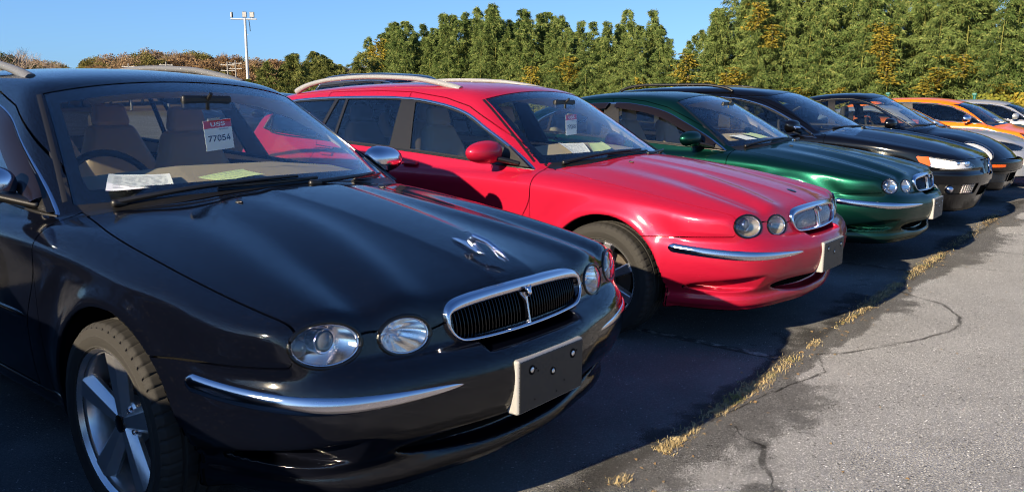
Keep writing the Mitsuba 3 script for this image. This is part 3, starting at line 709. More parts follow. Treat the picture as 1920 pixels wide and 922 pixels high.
# ------------------------------------------------------------------ fittings of the shared body
def fittings(F, wagon, opt):
    """(name or 'thing/part', mesh, role) for everything bolted to the body"""
    out = []
    add = lambda n, m, b: out.append((n, m, b))
    # grille
    O = np.array([(0, .738), (.10, .737), (.20, .733), (.27, .726), (.313, .711), (.331, .686), (.331, .66), (.322, .635), (.305, .616), (.28, .604), (.22, .5985), (.12, .596), (0, .595)])
    O = np.vstack([O, O[-2:0:-1] * [-1, 1]])
    O = np.vstack([O, O[:1]]); O = spline_path(O, 161)[:-1]
    cen = np.array([0, .66])
    nrm = -np.stack([np.gradient(O[:, 1]), -np.gradient(O[:, 0])], 1); nrm /= np.linalg.norm(nrm, axis=1, keepdims=True)
    if ((O - cen) * nrm).sum() > 0: nrm = -nrm
    wd = .013 + .020 * sstep(.67, .715, O[:, 1]) * (nrm[:, 1] < -.3) * np.abs(nrm[:, 1])
    wd = gaussian_filter1d(wd, 3, mode='wrap')
    I = O + nrm * wd[:, None]
    a = np.linspace(0, PI, 9)
    C, D = (O + I) / 2, (O - I) / 2
    Y = C[:, None, 0] + D[:, None, 0] * np.cos(a); Z = C[:, None, 1] + D[:, None, 1] * np.cos(a)
    X = j_nose(np.abs(Y), Z) + .004 + .013 * np.sin(a)[None] - .012 * (a[None] > 3) - .012 * (a[None] < .1)
    V = np.stack([X, Y, Z], -1).reshape(-1, 3); n, k = len(O), len(a)
    i = np.arange(n)[:, None]; j = np.arange(k - 1)[None]
    A, B, Cc, Dd = (i * k + j).ravel(), (i * k + j + 1).ravel(), (((i + 1) % n) * k + j + 1).ravel(), (((i + 1) % n) * k + j).ravel()
    fr = tm(V, np.vstack([np.stack([A, B, Cc], 1), np.stack([A, Cc, Dd], 1)]))
    if (fr.face_normals[:, 0]).sum() < 0: fr.faces = fr.faces[:, ::-1]
    zt = np.linspace(.606, .70, 14)
    hw = .006 + .009 * sstep(.655, .70, zt) ** 1.5
    vb = []
    for z, w_ in zip(zt, hw):
        for c in np.linspace(-1, 1, 7): vb.append((j_nose(0, z) + .004 + .010 * math.sqrt(max(0, 1 - c * c)) - .008 * (abs(c) > .99), w_ * c, z))
    i = np.arange(13)[:, None]; j = np.arange(6)[None]
    A, B, Cc, Dd = (i * 7 + j).ravel(), (i * 7 + j + 1).ravel(), ((i + 1) * 7 + j + 1).ravel(), ((i + 1) * 7 + j).ravel()
    bar = tm(vb, np.vstack([np.stack([A, B, Cc], 1), np.stack([A, Cc, Dd], 1)]))
    if (bar.face_normals[:, 0]).sum() < 0: bar.faces = bar.faces[:, ::-1]
    add('grille/frame', fr, 'chrome'); add('grille/centre_bar', bar, 'chrome')
    Ip = sg.Polygon(I)
    yy = np.linspace(-.33, .33, 40)
    back = []
    for z in (.56, .73): back += [(.745 - .25 * y * y, y, z) for y in yy]
    q = np.arange(39)
    add('grille/shroud', tm(back, np.vstack([np.stack([q, q + 1, q + 41], 1), np.stack([q, q + 41, q + 40], 1)])), 'void')
    if opt.get('grille') == 'mesh':
        V, Fq, rows = [], [], []
        for s in (-1, 1):
            poly = [(s * y, z) for y, z in [(.02, .695), (.15, .692), (.27, .684), (.306, .67), (.308, .65), (.295, .625), (.26, .612), (.02, .607)]]
            for q in np.arange(-.5, 1.2, .0095):
                for sl in (-1, 1):
                    line = sg.LineString([(-.35 + q - sl * .2, .56), (-.35 + q + sl * .2, .74)]).intersection(sg.Polygon(poly))
                    if line.is_empty or line.geom_type != 'LineString': continue
                    c = np.array(line.coords); rows.append(tube(np.stack([j_nose(np.abs(c[:, 0]), c[:, 1]) - .008, c[:, 0], c[:, 1]], 1), .0011, 4, cap=False))
        add('grille/mesh_insert', cat(rows), 'grille_bar')
    else:
        for y in np.linspace(.024, .300, 21):
            ln = sg.LineString([(y, .5), (y, .8)]).intersection(Ip)
            z0, z1 = ln.bounds[1] - .004, ln.bounds[3] + .004
            zz = np.linspace(z0, z1, 5)
            P = []
            for z, bow in zip(zz, (0, .006, .008, .006, 0)):
                xf = j_nose(y, z) - .010 + bow
                P += [(xf, y - .0022, z), (xf + .001, y, z), (xf, y + .0022, z), (xf - .022, y + .0012, z), (xf - .022, y - .0012, z)]
            Fc = []
            for i in range(4):
                for j in range(5):
                    a_, b_, c_, d_ = i * 5 + j, i * 5 + (j + 1) % 5, (i + 1) * 5 + (j + 1) % 5, (i + 1) * 5 + j
                    Fc += [(a_, b_, c_), (a_, c_, d_)]
            m = tm(P, Fc); m.fix_normals()
            add('grille/bar', m, 'grille_bar'); add('grille/bar', mirror(m), 'grille_bar')
    em = cat([hull_balls([(.865, 0, .708, .010), (.870, 0, .700, .008), (.866, 0, .692, .006)], 6), hull_balls([(.864, .011, .712, .004), (.862, .014, .719, .002)], 6), hull_balls([(.864, -.011, .712, .004), (.862, -.014, .719, .002)], 6)])
    add('grille/emblem', em, 'chrome')
    # number plate holder without a plate
    hold = cat([rbox((.938, 0, .456), (.046, .336, .168), .010)])
    add('plate_holder/body', hold, 'pale_plastic')
    face = rbox((.9605, 0, .456), (.006, .322, .155), .0025)
    add('plate_holder/face', face, 'holder_face')
    for y, z, r in ((-.105, .500, .0085), (.105, .500, .0085), (0, .470, .0075)):
        bolt = revolve([(0, .003), (r * .7, .003), (r, .001), (r, -.004)], 14, 'x'); bolt.apply_translation([.9640, y, z]); bolt.fix_normals(); add('plate_holder/bolt', bolt, 'satin_alu')
        cup = revolve([(r, .0008), (r * 1.75, .0008)], 18, 'x'); cup.apply_translation([.9636, y, z]); add('plate_holder/bolt_recess', cup, 'void')
    for y, z in ((-.085, .50), (-.075, .49), (.125, .505), (.06, .425), (-.09, .405), (.02, .40)):
        cup = revolve([(0, .0008), (.0028, .0008)], 10, 'x'); cup.apply_translation([.9636, y, z]); add('plate_holder/hole', cup, 'void')
    # door mirrors
    th, ph = np.meshgrid(np.linspace(0, 2 * PI, 33)[:-1], np.linspace(0, PI, 17), indexing='ij')
    fold = opt.get('fold', 0)
    for s in (-1, 1):
        mm = trimesh.creation.icosphere(3)
        v = mm.vertices.copy()
        v = np.sign(v) * np.abs(v) ** .86
        v[:, 0] = np.where(v[:, 0] < 0, v[:, 0] * .28, v[:, 0])
        taper = 1 - .16 * (v[:, 1] * s)
        v = v * [.085, .128, .068] * np.stack([np.ones(len(v)), np.ones(len(v)), taper], 1)
        v[:, 0] += -.12 * (v[:, 1] * s) - .15 * v[:, 1] ** 2 * 2
        mm.vertices = v + [-.825 - fold * (s > 0) * .20, s * (.930 - fold * (s > 0) * .09), .978]
        add('door_mirror/housing', mm, 'mirror_paint')
        gl = revolve([(0, 0), (1, 0)], 28, 'x'); gl.vertices = gl.vertices * [1, .096, .054]; gl.vertices[:, 0] = -.12 * gl.vertices[:, 1] * s * 1.0
        gl.vertices += [-.856 - fold * (s > 0) * .20, s * (.930 - fold * (s > 0) * .09), .978]; add('door_mirror/glass', gl, 'mirror')
        st = hull_balls([(-.77, s * .79, .928, .018), (-.66, s * .80, .915, .014), (-.795, s * .89, .945, .016), (-.75, s * .88, .942, .014)], 6)
        add('door_mirror/stem', st, 'black_plastic')
        sail = np.array([(-.575, .896), (-.80, .918), (-.80, 1.0), (-.77, 1.012)])
        P = np.stack([sail[:, 0], s * j_G(sail[:, 0], sail[:, 1]), sail[:, 1]], 1); Q = P.copy(); P[:, 1] += s * .004; Q[:, 1] -= s * .02
        add('door_mirror/sail', trimesh.convex.convex_hull(np.vstack([P, Q])), 'black_plastic')
    # wipers (right-hand drive) lying at the foot of the windscreen
    def wiper(p0, p1, p2, p3):
        def on(a, z): return np.array([j_Xw(abs(a), z) + .012, a, z])
        arm = tube(spline_path([on(*p0) + [.02, 0, .0], on(*p1) + [.012, 0, .008], on(*p2) + [.012, 0, .010]], 14), np.linspace(.011, .006, 14), 8)
        blade = tube(spline_path([on(*p1), on(*((np.array(p1) + p3) / 2)), on(*p3)], 16), .0075, 6)
        boss = hull_balls([(*(on(*p0) + [.02, 0, -.002]), .015), (*(on(*p0) + [.03, .03, -.004]), .010)], 6)
        return cat([arm, blade, boss])
    add('wiper', wiper((-.63, .925), (-.30, .963), (.02, .972), (.12, .968)), 'black_plastic')
    add('wiper', wiper((.06, .956), (.33, .952), (.50, .950), (.60, .945)), 'black_plastic')
    Fw = F
    for y in (-.33, .33):
        P, N = project(F, np.array([[-.16, y, .95]]), along=(0, 0, 1)); x_, y_, z_ = P[0]
        add('washer_jet', hull_balls([(x_ - .012, y_, z_ + .003, .006), (x_ + .012, y_, z_ + .002, .004), (x_ - .01, y_ - .008, z_, .004), (x_ - .01, y_ + .008, z_, .004)], 6), 'black_plastic')
    # roof rails
    if wagon:
        for s in (-1, 1):
            P = np.array([(-1.40, .50, 1.352), (-1.47, .498, 1.372), (-1.62, .494, 1.402), (-1.90, .488, 1.436), (-2.40, .485, 1.452), (-2.80, .486, 1.436), (-3.02, .488, 1.408), (-3.16, .492, 1.372), (-3.22, .495, 1.345)])
            P = spline_path(P, 50); P[:, 1] *= s
            e = np.minimum(np.arange(50), 49 - np.arange(50))
            R = .0165 + .010 * np.exp(-e / 4.0)
            add('roof_rail', tube(P, R, 12, up=[0, 0, 1], flat=1.0), 'rail')
        add('antenna', cat([hull_balls([(-3.0, -.0, 1.375, .022), (-3.07, 0, 1.38, .012)], 6), tube([(-3.03, 0, 1.385), (-3.22, 0, 1.56)], [.004, .0022], 6)]), 'black_plastic')
    # smoked wind deflectors over the side windows
    if opt.get('visor'):
        dl = np.array(DLO_W if wagon else DLO_S)
        i1 = int(np.argmin(np.abs(dl[:12, 0] + 1.78)))
        for nm, lo, hi in (('front', -1.73, -.64), ('rear', -2.58 if wagon else -2.40, -1.80)):
            k0 = len(dl) - 4
            top_ = spline_path(dl[:(k0 if not wagon else 10)], 200); sel = top_[(top_[:, 0] > lo) & (top_[:, 0] < hi)]
            for s in (-1, 1):
                rows = []
                t = np.linspace(0, 1, len(sel)); wv = np.interp(t, [0, .04, .9, 1], [.3, 1, 1, .75])
                tang = np.gradient(sel, axis=0); tang /= np.linalg.norm(tang, axis=1, keepdims=True); dn = np.stack([-tang[:, 1], tang[:, 0]], 1); dn *= np.sign(-dn[:, 1:2] + 1e-9)
                dn = np.where(np.abs(dn[:, 1:2]) > 0, dn, dn)
                for c, pr in ((-.004, .006), (.0, .012), (.014, .024), (.035, .032), (.052, .034), (.052, .030), (.03, .026), (.0, .004)):
                    q = sel + dn * c * wv[:, None]
                    rows.append(np.stack([q[:, 0], s * (j_G(q[:, 0], q[:, 1]) + pr), q[:, 1]], 1))
                V = np.stack(rows, 1); n, k = V.shape[:2]
                i = np.arange(n - 1)[:, None]; j = np.arange(k - 1)[None]
                A, B, Cc, Dd = (i * k + j).ravel(), (i * k + j + 1).ravel(), ((i + 1) * k + j + 1).ravel(), ((i + 1) * k + j).ravel()
                m = tm(V.reshape(-1, 3), np.vstack([np.stack([A, B, Cc], 1), np.stack([A, Cc, Dd], 1)])); 
                if (m.face_normals[:, 1] * s).sum() < 0: m.faces = m.faces[:, ::-1]
                add('wind_deflector', m, 'smoke_visor')
    if opt.get('ornament'):
        P, N = project(F, np.array([[.655, 0, .82]]), along=(0, 0, 1)); x, _, z = P[0]; sl = -.26
        q = lambda dx, dy, dz, r: (x + 1.42 * dx, 1.2 * dy, z + 1.3 * (sl * dx + dz * .86), 1.12 * r)
        base = cat([hull_balls([q(-.075, 0, .004, .0015), q(.008, .009, .002, .0035), q(.008, -.009, .002, .0035), q(.020, 0, .002, .0035), q(-.002, 0, .015, .005), q(-.06, 0, .010, .0015)], 8)])
        cat_ = [hull_balls([q(-.012, 0, .020, .007), q(-.006, 0, .034, .0085)], 8), hull_balls([q(-.008, 0, .038, .0095), q(.030, 0, .040, .0075)], 8), hull_balls([q(.030, 0, .040, .0078), q(.052, 0, .033, .0085)], 8), hull_balls([q(.052, 0, .034, .007), q(.068, 0, .027, .006)], 8),
                hull_balls([q(.070, 0, .026, .0068), q(.082, 0, .020, .0042)], 8), hull_balls([q(.070, .004, .031, .002), q(.067, .005, .035, .001)], 6), hull_balls([q(.070, -.004, .031, .002), q(.067, -.005, .035, .001)], 6)]
        for s in (-1, 1):
            cat_ += [hull_balls([q(.050, s * .007, .029, .0042), q(.068, s * .008, .017, .0028)], 6), hull_balls([q(.068, s * .008, .017, .0028), q(.086, s * .007, .013, .0022)], 6), hull_balls([q(-.012, s * .007, .034, .006), q(-.022, s * .008, .024, .004)], 6), hull_balls([q(-.022, s * .008, .024, .004), q(-.008, s * .008, .012, .003)], 6)]
        cat_.append(tube([q(-.016, 0, .040, 0)[:3], q(-.028, 0, .043, 0)[:3], q(-.040, 0, .038, 0)[:3]], [.003, .0025, .0015], 6))
        add('hood_ornament/pedestal', base, 'chrome'); add('hood_ornament/leaping_cat', cat(cat_), 'chrome')
    elif opt.get('badge'):
        P, N = project(F, np.array([[.70, 0, .82]]), along=(0, 0, 1)); x, _, z = P[0]
        b = revolve([(0, .004), (.016, .004), (.024, .002), (.027, -.003)], 28, 'z'); b.vertices = b.vertices * [1.15, 1, 1]; b.apply_transform(rotm([0, 1, 0], 14)); b.apply_translation([x, 0, z]); b.fix_normals(); add('hood_badge', b, 'badge')
    # cabin
    def seat(y, x, z, w, rear=False):
        c = hull_balls([(x + .46, y - w * .36, z + .05, .06), (x + .46, y + w * .36, z + .05, .06), (x, y - w * .36, z, .07), (x, y + w * .36, z, .07)], 12)
        b = hull_balls([(x, y - w * .34, z + .05, .065), (x, y + w * .34, z + .05, .065), (x - .12, y - w * .36, z + .38, .06), (x - .12, y + w * .36, z + .38, .06), (x - .19, y - w * .19, z + .60, .055), (x - .19, y + w * .19, z + .60, .055)], 12)
        hd = hull_balls([(x - .19, y - .075, z + .675, .036), (x - .19, y + .075, z + .675, .036), (x - .20, y - .062, z + .745, .034), (x - .20, y + .062, z + .745, .034)], 12)
        post = cat([tube([(x - .19, y + s * .05, z + .55), (x - .19, y + s * .05, z + .72)], .006, 8) for s in (-1, 1)])
        nm = 'rear_seat' if rear else 'front_seat'
        for a_, m, mm in (('cushion', c, 'tan_leather'), ('backrest', b, 'tan_leather'), ('headrest', hd, 'tan_leather'), ('headrest_post', post, 'chrome')): add(f'{nm}/{a_}', m, mm)
    seat(-.37, -1.55, .46, .50); seat(.37, -1.55, .46, .50)
    seat(-.36, -2.40, .47, .50, True); seat(.36, -2.40, .47, .50, True)
    dash = hull_balls([(-.52, -.64, .895, .03), (-.52, .64, .895, .03), (-.43, -.30, .905, .03), (-.43, .30, .905, .03), (-.84, -.60, .93, .05), (-.84, .60, .915, .05), (-.82, -.2, .955, .05), (-.82, .25, .95, .05), (-.92, -.64, .70, .05), (-.92, .64, .70, .05), (-.5, -.62, .6, .03), (-.5, .62, .6, .03)], 12)
    add('dashboard', dash, 'dash')
    add('instrument_hood', hull_balls([(-.82, -.53, .935, .03), (-.82, -.21, .935, .03), (-.93, -.50, .945, .03), (-.93, -.24, .945, .03)], 8), 'dark_trim')
    tw = np.linspace(0, 2 * PI, 41)[:-1]
    ring = np.stack([np.zeros(40), .185 * np.cos(tw), .185 * np.sin(tw)], 1)
    sw = cat([tube(ring, .015, 8, closed=True, up=[1, 0, 0]), hull_balls([(-.02, -.05, 0, .03), (-.02, .05, 0, .03), (-.01, 0, -.06, .02)], 8)] + [tube([(-.01, 0, 0), (0, .18 * math.cos(a), .18 * math.sin(a))], .014, 6) for a in (.1, PI - .1, -PI / 2)])
    sw.apply_transform(rotm([0, 1, 0], -24)); sw.apply_translation([-1.02, -.37, .885]); add('steering_wheel', sw, 'dark_trim')
    add('rear_view_mirror', cat([rbox((-.90, 0, 1.262), (.03, .23, .062), .012), tube([(-.86, 0, 1.30), (-.895, 0, 1.27)], .008, 6)]), 'black_plastic')
    for s in (-1, 1):
        dp = []
        add('door_lining', rbox((-1.68, s * .755, .60), (1.9, .05, .52), .02), 'beige_trim' if not opt.get('dark_in') else 'dark_trim')
    add('cabin_floor', box((-1.9, 0, .30), (3.2, 1.42, .02)), 'dark_trim')
    add('parcel_cover', box((-3.05, 0, .93), (.9, 1.25, .02)), 'dark_trim')
    return out

def shape_of(m): return m.shape() if isinstance(m, Sheet) else shp(m, 40)
_geo = {}
def shared_car(key, paint, x, y, yaw, wagon, h, wheel, opt, roles, label, catg='car', group=None):
    g = (wagon, h)
    if g not in _geo:
        F, parts = build_body(wagon, h)
        _geo[g] = (F, [(n, [(a, shp(b, 40), c) for a, b, c in s] if isinstance(s, list) else shape_of(s), r) for n, s, r in parts])
    F, parts = _geo[g]
    key = fresh(key); M = T().translate([x, y, 0]) @ T().rotate([0, 0, 1], math.degrees(yaw))
    R = {'paint': paint, 'mirror_paint': paint, 'glass_rear': 'glass_side', 'turn_lens': 'bulb_lens', 'grille_bar': 'black_gloss', 'rail': 'rail_grey', 'badge': 'black_gloss', **roles}
    role = lambda b: R.get(b, b)
    for nm, s, b in parts:
        if isinstance(s, list):
            hk = fresh(f'{key}__headlight'); labels[hk] = {}
            for n, ms, bb in s: put(f'{hk}__{n}', ms, M, role(bb))
            del labels[hk]
        else: put(f'{key}__{nm}', s, M, role(b))
    seen = {}
    for nm, m, b in fittings(F, wagon, opt):
        if '/' in nm:
            a, c = nm.split('/')
            first = {'door_mirror': 'housing', 'front_seat': 'cushion', 'rear_seat': 'cushion'}.get(a)
            if a not in seen or c == first: seen[a] = fresh(f'{key}__{a}') if not any(k.startswith(f'{key}__{a}__') for k in scene) else f'{key}__{a}_{sum(1 for k in seen.get(a + "#", [])) + 1:03d}'; seen.setdefault(a + '#', []).append(1)
            put(f'{seen[a]}__{c}', shp(m, 40), M, role(b))
        else: put(f'{key}__{nm}', shp(m, 40), M, role(b))
    for wx in (0, -WB):
        for wy in (-.79, .79): add_wheel(key, M, wheel, wx - .01, wy, roles=roles)
    labels[key] = {'label': label, 'category': catg, **({'group': group} if group else {})}
    return key, M, F
# ------------------------------------------------------------------ the other cars of the row
def other_F(sp):
    hood, roof, W, belt, Xb = [curve(sp[k], sp.get('s_' + k, d)) for k, d in (('hood', .06), ('roof', .10), ('W', .12), ('belt', .12), ('Xb', .04))]
    cz, fx = sp.get('crease', .80), sp.get('nose', lambda a, z: 0)
    R, WBo, arch = sp['R'], sp['wb'], sp['R'] + .045
    wsx, wsz, wss, wsc = sp['ws']
    gw, gs = sp['gh']
    rx, rz, rs = sp['rear']
    low = curve([(.10, .12), (.20, .05), (.30, .016), (.45, .002), (.6, 0), (1.5, 0)], .03)
    def Y(x, z):
        t = z - cz
        y = W(x) - low(z) - softplus(t, .012) * .16 - np.clip(t, 0, 1) ** 2 * sp.get('shoulder', 1.2)
        for cx in (0, -WBo):
            r = np.hypot(x - cx, z - R); y = y + sp.get('flare', .014) * np.exp(-((r - arch) / .06) ** 2)
        return y
    def G(x, z):
        t = z - .93; return gw - gs * t - .14 * t * t - sp.get('taper', .06) * sstep(-1.6, sp['tail'], x)
    def Xw(a, z): return wsx - wss * (z - wsz) - sp.get('wscurve', .45) * a * a - .25 * a ** 4
    def F(P):
        x, a, z = P[:, 0], np.abs(P[:, 1]), P[:, 2]
        side = a - Y(x, z)
        tf = hood(x) - sp.get('crown', .12) * a * a + sp.get('ridge', lambda x, a: 0)(x, a)
        w = sstep(wsx - .05, wsx - .45, x)
        top = z - tf * (1 - w) - (belt(x) + .012) * w
        f = smax(side, top * .97, sp.get('k_top', .12))
        sl = 1 / np.sqrt(1 + ((Xb(a + .01) - Xb(a - .01)) / .02) ** 2)
        f = smax(f, (x - Xb(a) + fx(a, z)) * sl, sp.get('k_nose', .12))
        f = smax(f, sp['tail'] - x + .18 * a ** 2 + .2 * np.clip(z - .8, 0, 1), .15)
        if 'fender' in sp:
            for cx in (0, -WBo):
                ex, ez, ey = sp['fender']
                q = np.sqrt(((x - cx + .02) / ex) ** 2 + ((z - R - .02) / ez) ** 2 + (np.clip(a - .42, 0, 2) / ey) ** 2)
                f = smin(f, (q - 1) * .30, .05)
        if 'lip' in sp: f = smin(f, sp['lip'](x, a, z, Xb), .02)
        f = smax(f, .19 - z, .04)
        for cx in (0, -WBo): f = smax(f, -np.maximum(np.hypot(x - cx, z - R) - arch, .52 - a), .012)
        g = smax(a - G(x, z), (z - roof(x) + sp.get('rcrown', .11) * a * a + .1 * a ** 4) * .97, sp.get('k_roof', .14))
        g = smax(g, (x - Xw(a, z)) / math.hypot(1, wss), .07)
        g = smax(g, (rx + rs * (z - rz) + .14 * a * a - x) / math.hypot(1, rs), .12)
        g = smax(g, .78 - z, .02)
        return smin(f, g, .02)
    F.Y, F.G, F.Xw, F.Xb = Y, G, Xw, Xb
    return F
def other_car(key, sp, paint, x, y, yaw, label, catg='car', roles={}, h=.022, fine=False, group=None):
    F = other_F(sp); R, WBo = sp['R'], sp['wb']; arch = R + .045
    S = half_sheet(F, (sp['tail'] - .1, -.05, .12), (sp['Xb'][0][1] + .12, sp.get('wmax', 1.0), sp.get('zmax', 1.6)), h)
    key = fresh(key); M = T().translate([x, y, 0]) @ T().rotate([0, 0, 1], math.degrees(yaw))
    Rr = {'paint': paint, 'rail': 'black_plastic', 'trim': 'chrome', 'glass_rear': 'glass_dark', **roles}; role = lambda b: Rr.get(b, b)
    P = lambda n, s, b: put(f'{key}__{n}', s.shape() if isinstance(s, Sheet) else shp(s, 40), M, role(b))
    dlo = poly_sd(sp['dlo'])
    f_dlo = lambda V: np.maximum(dlo(V[:, 0], V[:, 2]), .45 - V[:, 1])
    wsx, wsz, wss, wsc = sp['ws']; wt = sp['ws_top']; wb_, wtt = sp['ws_w']
    f_ws = lambda V: np.maximum.reduce([V[:, 1] - (wb_ + (wtt - wb_) * (V[:, 2] - wsz) / (wt - wsz)), V[:, 2] - (wt - .13 * V[:, 1] ** 2), wsz + .0 - .10 * V[:, 1] ** 2 - V[:, 2], V[:, 0] - wsx - .12, sp.get('ws_min', -1.6) - V[:, 0]])
    well = lambda V: np.maximum(np.minimum(np.hypot(V[:, 0], V[:, 2] - R), np.hypot(V[:, 0] + WBo, V[:, 2] - R)) - arch - .006, V[:, 1] - F.Y(V[:, 0], V[:, 2]) + .03)
    if 'fender' in sp: well = lambda V: np.maximum(np.minimum(np.hypot(V[:, 0], V[:, 2] - R), np.hypot(V[:, 0] + WBo, V[:, 2] - R)) - arch - .006, V[:, 1] - F.Y(V[:, 0], V[:, 2]) - .02)
    base = S
    skin = base.where(lambda V: -f_ws(V)).where(lambda V: -f_dlo(V))
    liner = skin.where(well); skin = skin.where(lambda V: -well(V)); [P('wheel_arch_liner', q, 'void') for k in (1, -1) for q0 in [liner.where(lambda V: k * (V[:, 0] + 1.3))] for q in (q0, q0.mirrored())]
    under = skin.where(lambda V: V[:, 2] - .20); skin = skin.where(lambda V: .20 - V[:, 2]); P('floor_pan', under.both(), 'void')
    holes = []
    for nm, fn, b, off in sp['patches'](F):       # lamps, grilles, intakes: cut out of the skin and set in
        s = skin.where(fn); skin = skin.where(lambda V: -fn(V))
        pieces = (s, s.mirrored()) if nm.startswith(('headlight', 'fog', 'turn', 'lamp')) else (s.both(),)
        for q in pieces:
            if b == 'lamp':
                k = fresh(f'{key}__{nm}'); labels[k] = {}
                put(f'{k}__lens', q.offset(.002).shape(), M, 'mat_lens'[4:]); put(f'{k}__reflector', q.offset(-.03).shape(), M, role('reflector')); del labels[k]
            else: P(nm, q.offset(off), b)
        holes.append(fn)
    fh, fd = sp.get('f_hood'), sp['doors']
    rest = skin
    hd = skin.where(lambda V: fh(V) + .0025).flanged(); P('hood', hd.both(), 'paint'); rest = rest.where(lambda V: -fh(V) + .0025)
    bf = sp['f_bumper']; bm = rest.where(lambda V: bf(V) + .0025).flanged(); P('front_bumper', bm.both(), 'paint'); rest = rest.where(lambda V: -bf(V) + .0025)
    up = lambda V: dlo(V[:, 0], V[:, 2]) - .04
    area = lambda V: np.maximum(np.minimum(np.maximum(V[:, 2] - .95, .30 - V[:, 2]), np.maximum(up(V), .9 - V[:, 2])), .5 - V[:, 1])
    for i, (x0, x1) in enumerate(fd):
        dfn = lambda V: np.maximum.reduce([area(V), V[:, 0] - x0, x1 - V[:, 0], arch + .05 - np.hypot(V[:, 0] + WBo, V[:, 2] - R)])
        d = rest.where(lambda V: dfn(V) + .0025).flanged(); rest = rest.where(lambda V: -dfn(V) + .0025)
        nm = 'front_door' if i == 0 else 'rear_door'
        P(nm, d, 'paint'); P(nm, d.mirrored(), 'paint')
        hx, hz = (x1 + .16), .86
        pp, _ = project(F, np.array([[hx, -.88, hz]]), along=(0, 1, 0)); yy = pp[0, 1]
        hm = hull_balls([(hx - .09, yy - .01, hz, .012), (hx + .09, yy - .01, hz, .012)], 6); P('door_handle', hm, 'paint'); P('door_handle', mirror(hm), 'paint')
    P('body_shell', rest.flanged().both(), 'paint')
    inn = base.where(lambda V: -f_ws(V) - .008).where(lambda V: -f_dlo(V) - .008)
    for fn in holes: inn = inn.where(lambda V: .012 - fn(V))
    inn = inn.offset(-.018)
    P('inner_structure', inn.where(lambda V: V[:, 2] - .95).both(), 'void'); P('headlining', inn.where(lambda V: .95 - V[:, 2]).both(), role('lining') if 'lining' in roles else 'grey_plastic')
    P('windscreen', S.where(lambda V: f_ws(V) + .002).offset(-.003).both(), 'glass')
    P('windscreen_border', S.where(f_ws).where(lambda V: -(f_ws(V) + .03)).offset(-.009).both(), 'black_gloss')
    pil = S.where(lambda V: f_dlo(V) + .004).offset(-.004); post = pil
    for i, (x0, x1, g) in enumerate(sp['windows']):
        wf = lambda V: np.maximum.reduce([f_dlo(V) + .016, V[:, 0] - x0 + .25 * (V[:, 2] - 1.1), x1 - V[:, 0] - .25 * (V[:, 2] - 1.1)])
        s = pil.where(lambda V: wf(V) - .003).offset(-.006); post = post.where(lambda V: -wf(V))
        nm = ('front_side_window', 'rear_side_window', 'quarter_window')[i]; P(nm, s, g); P(nm, s.mirrored(), g)
    post = post.flanged(.008); P('window_pillar', post, role('pillar') if 'pillar' in roles else 'black_plastic'); P('window_pillar', post.mirrored(), role('pillar') if 'pillar' in roles else 'black_plastic')
    d = np.array(sp['dlo'] + sp['dlo'][:1]); t2 = spline_path(d, 150)
    th = .004 + .004 * (t2[:, 1] > np.median(t2[:, 1]) - .05)
    tr = surf_strip(F, np.stack([t2[:, 0], -np.interp(t2[:, 1], [.8, 1.5], [.86, .6]), t2[:, 1]], 1), th, .006, along=(0, 1, 0)); P('window_trim', tr, 'trim'); P('window_trim', mirror(tr), 'trim')
    mx, my, mz = sp['mirror']
    for s in (-1, 1):
        mm = trimesh.creation.icosphere(3); v = mm.vertices.copy(); v = np.sign(v) * np.abs(v) ** .8; v[:, 0] = np.where(v[:, 0] < 0, v[:, 0] * .3, v[:, 0]); v = v * [.09, .115, .072]; v[:, 0] -= .12 * v[:, 1] * s
        mm.vertices = v + [mx, s * my, mz]
        k = fresh(f'{key}__door_mirror'); labels[k] = {}
        put(f'{k}__housing', shp(mm, 40), M, role('mirror_paint') if 'mirror_paint' in roles else role('paint'))
        gl = revolve([(0, 0), (1, 0)], 24, 'x'); gl.vertices = gl.vertices * [1, .095, .055] + [mx - .032, s * my, mz]; put(f'{k}__glass', shp(gl, False), M, 'mirror')
        put(f'{k}__stem', shp(hull_balls([(mx + .02, s * (my - .08), mz - .05, .016), (mx + .06, s * (my - .20), mz - .07, .016)], 6), 40), M, 'black_plastic')
        if sp.get('mirror_chrome'): put(f'{k}__lamp', shp(hull_balls([(mx + .075, s * (my + .07), mz - .01, .022), (mx + .088, s * (my - .05), mz - .015, .012)], 8), 40), M, 'chrome')
        del labels[k]
    for wx in (0, -WBo):
        for wy in (-sp['track'], sp['track']): add_wheel(key, M, 'ten', wx, wy, R, R * .68, .205, fine)
    lt = role('leather') if 'leather' in roles else 'dark_trim'
    for sx, yy in ((sp['seat'], -.36), (sp['seat'], .36)) + (((sp['seat'] - .85, -.34), (sp['seat'] - .85, .34)) if sp.get('rear_seats', True) else ()):
        k = fresh(f'{key}__seat'); labels[k] = {}
        put(f'{k}__cushion', shp(hull_balls([(sx + .42, yy - .19, .50, .06), (sx + .42, yy + .19, .50, .06), (sx, yy - .19, .47, .06), (sx, yy + .19, .47, .06)], 8), 40), M, lt)
        put(f'{k}__backrest', shp(hull_balls([(sx, yy - .18, .5, .06), (sx, yy + .18, .5, .06), (sx - .16, yy - .13, 1.02, .05), (sx - .16, yy + .13, 1.02, .05)], 8), 40), M, lt)
        put(f'{k}__headrest', shp(hull_balls([(sx - .17, yy - .08, 1.12, .04), (sx - .17, yy + .08, 1.12, .04), (sx - .17, yy - .07, 1.22, .035), (sx - .17, yy + .07, 1.22, .035)], 8), 40), M, lt)
        del labels[k]
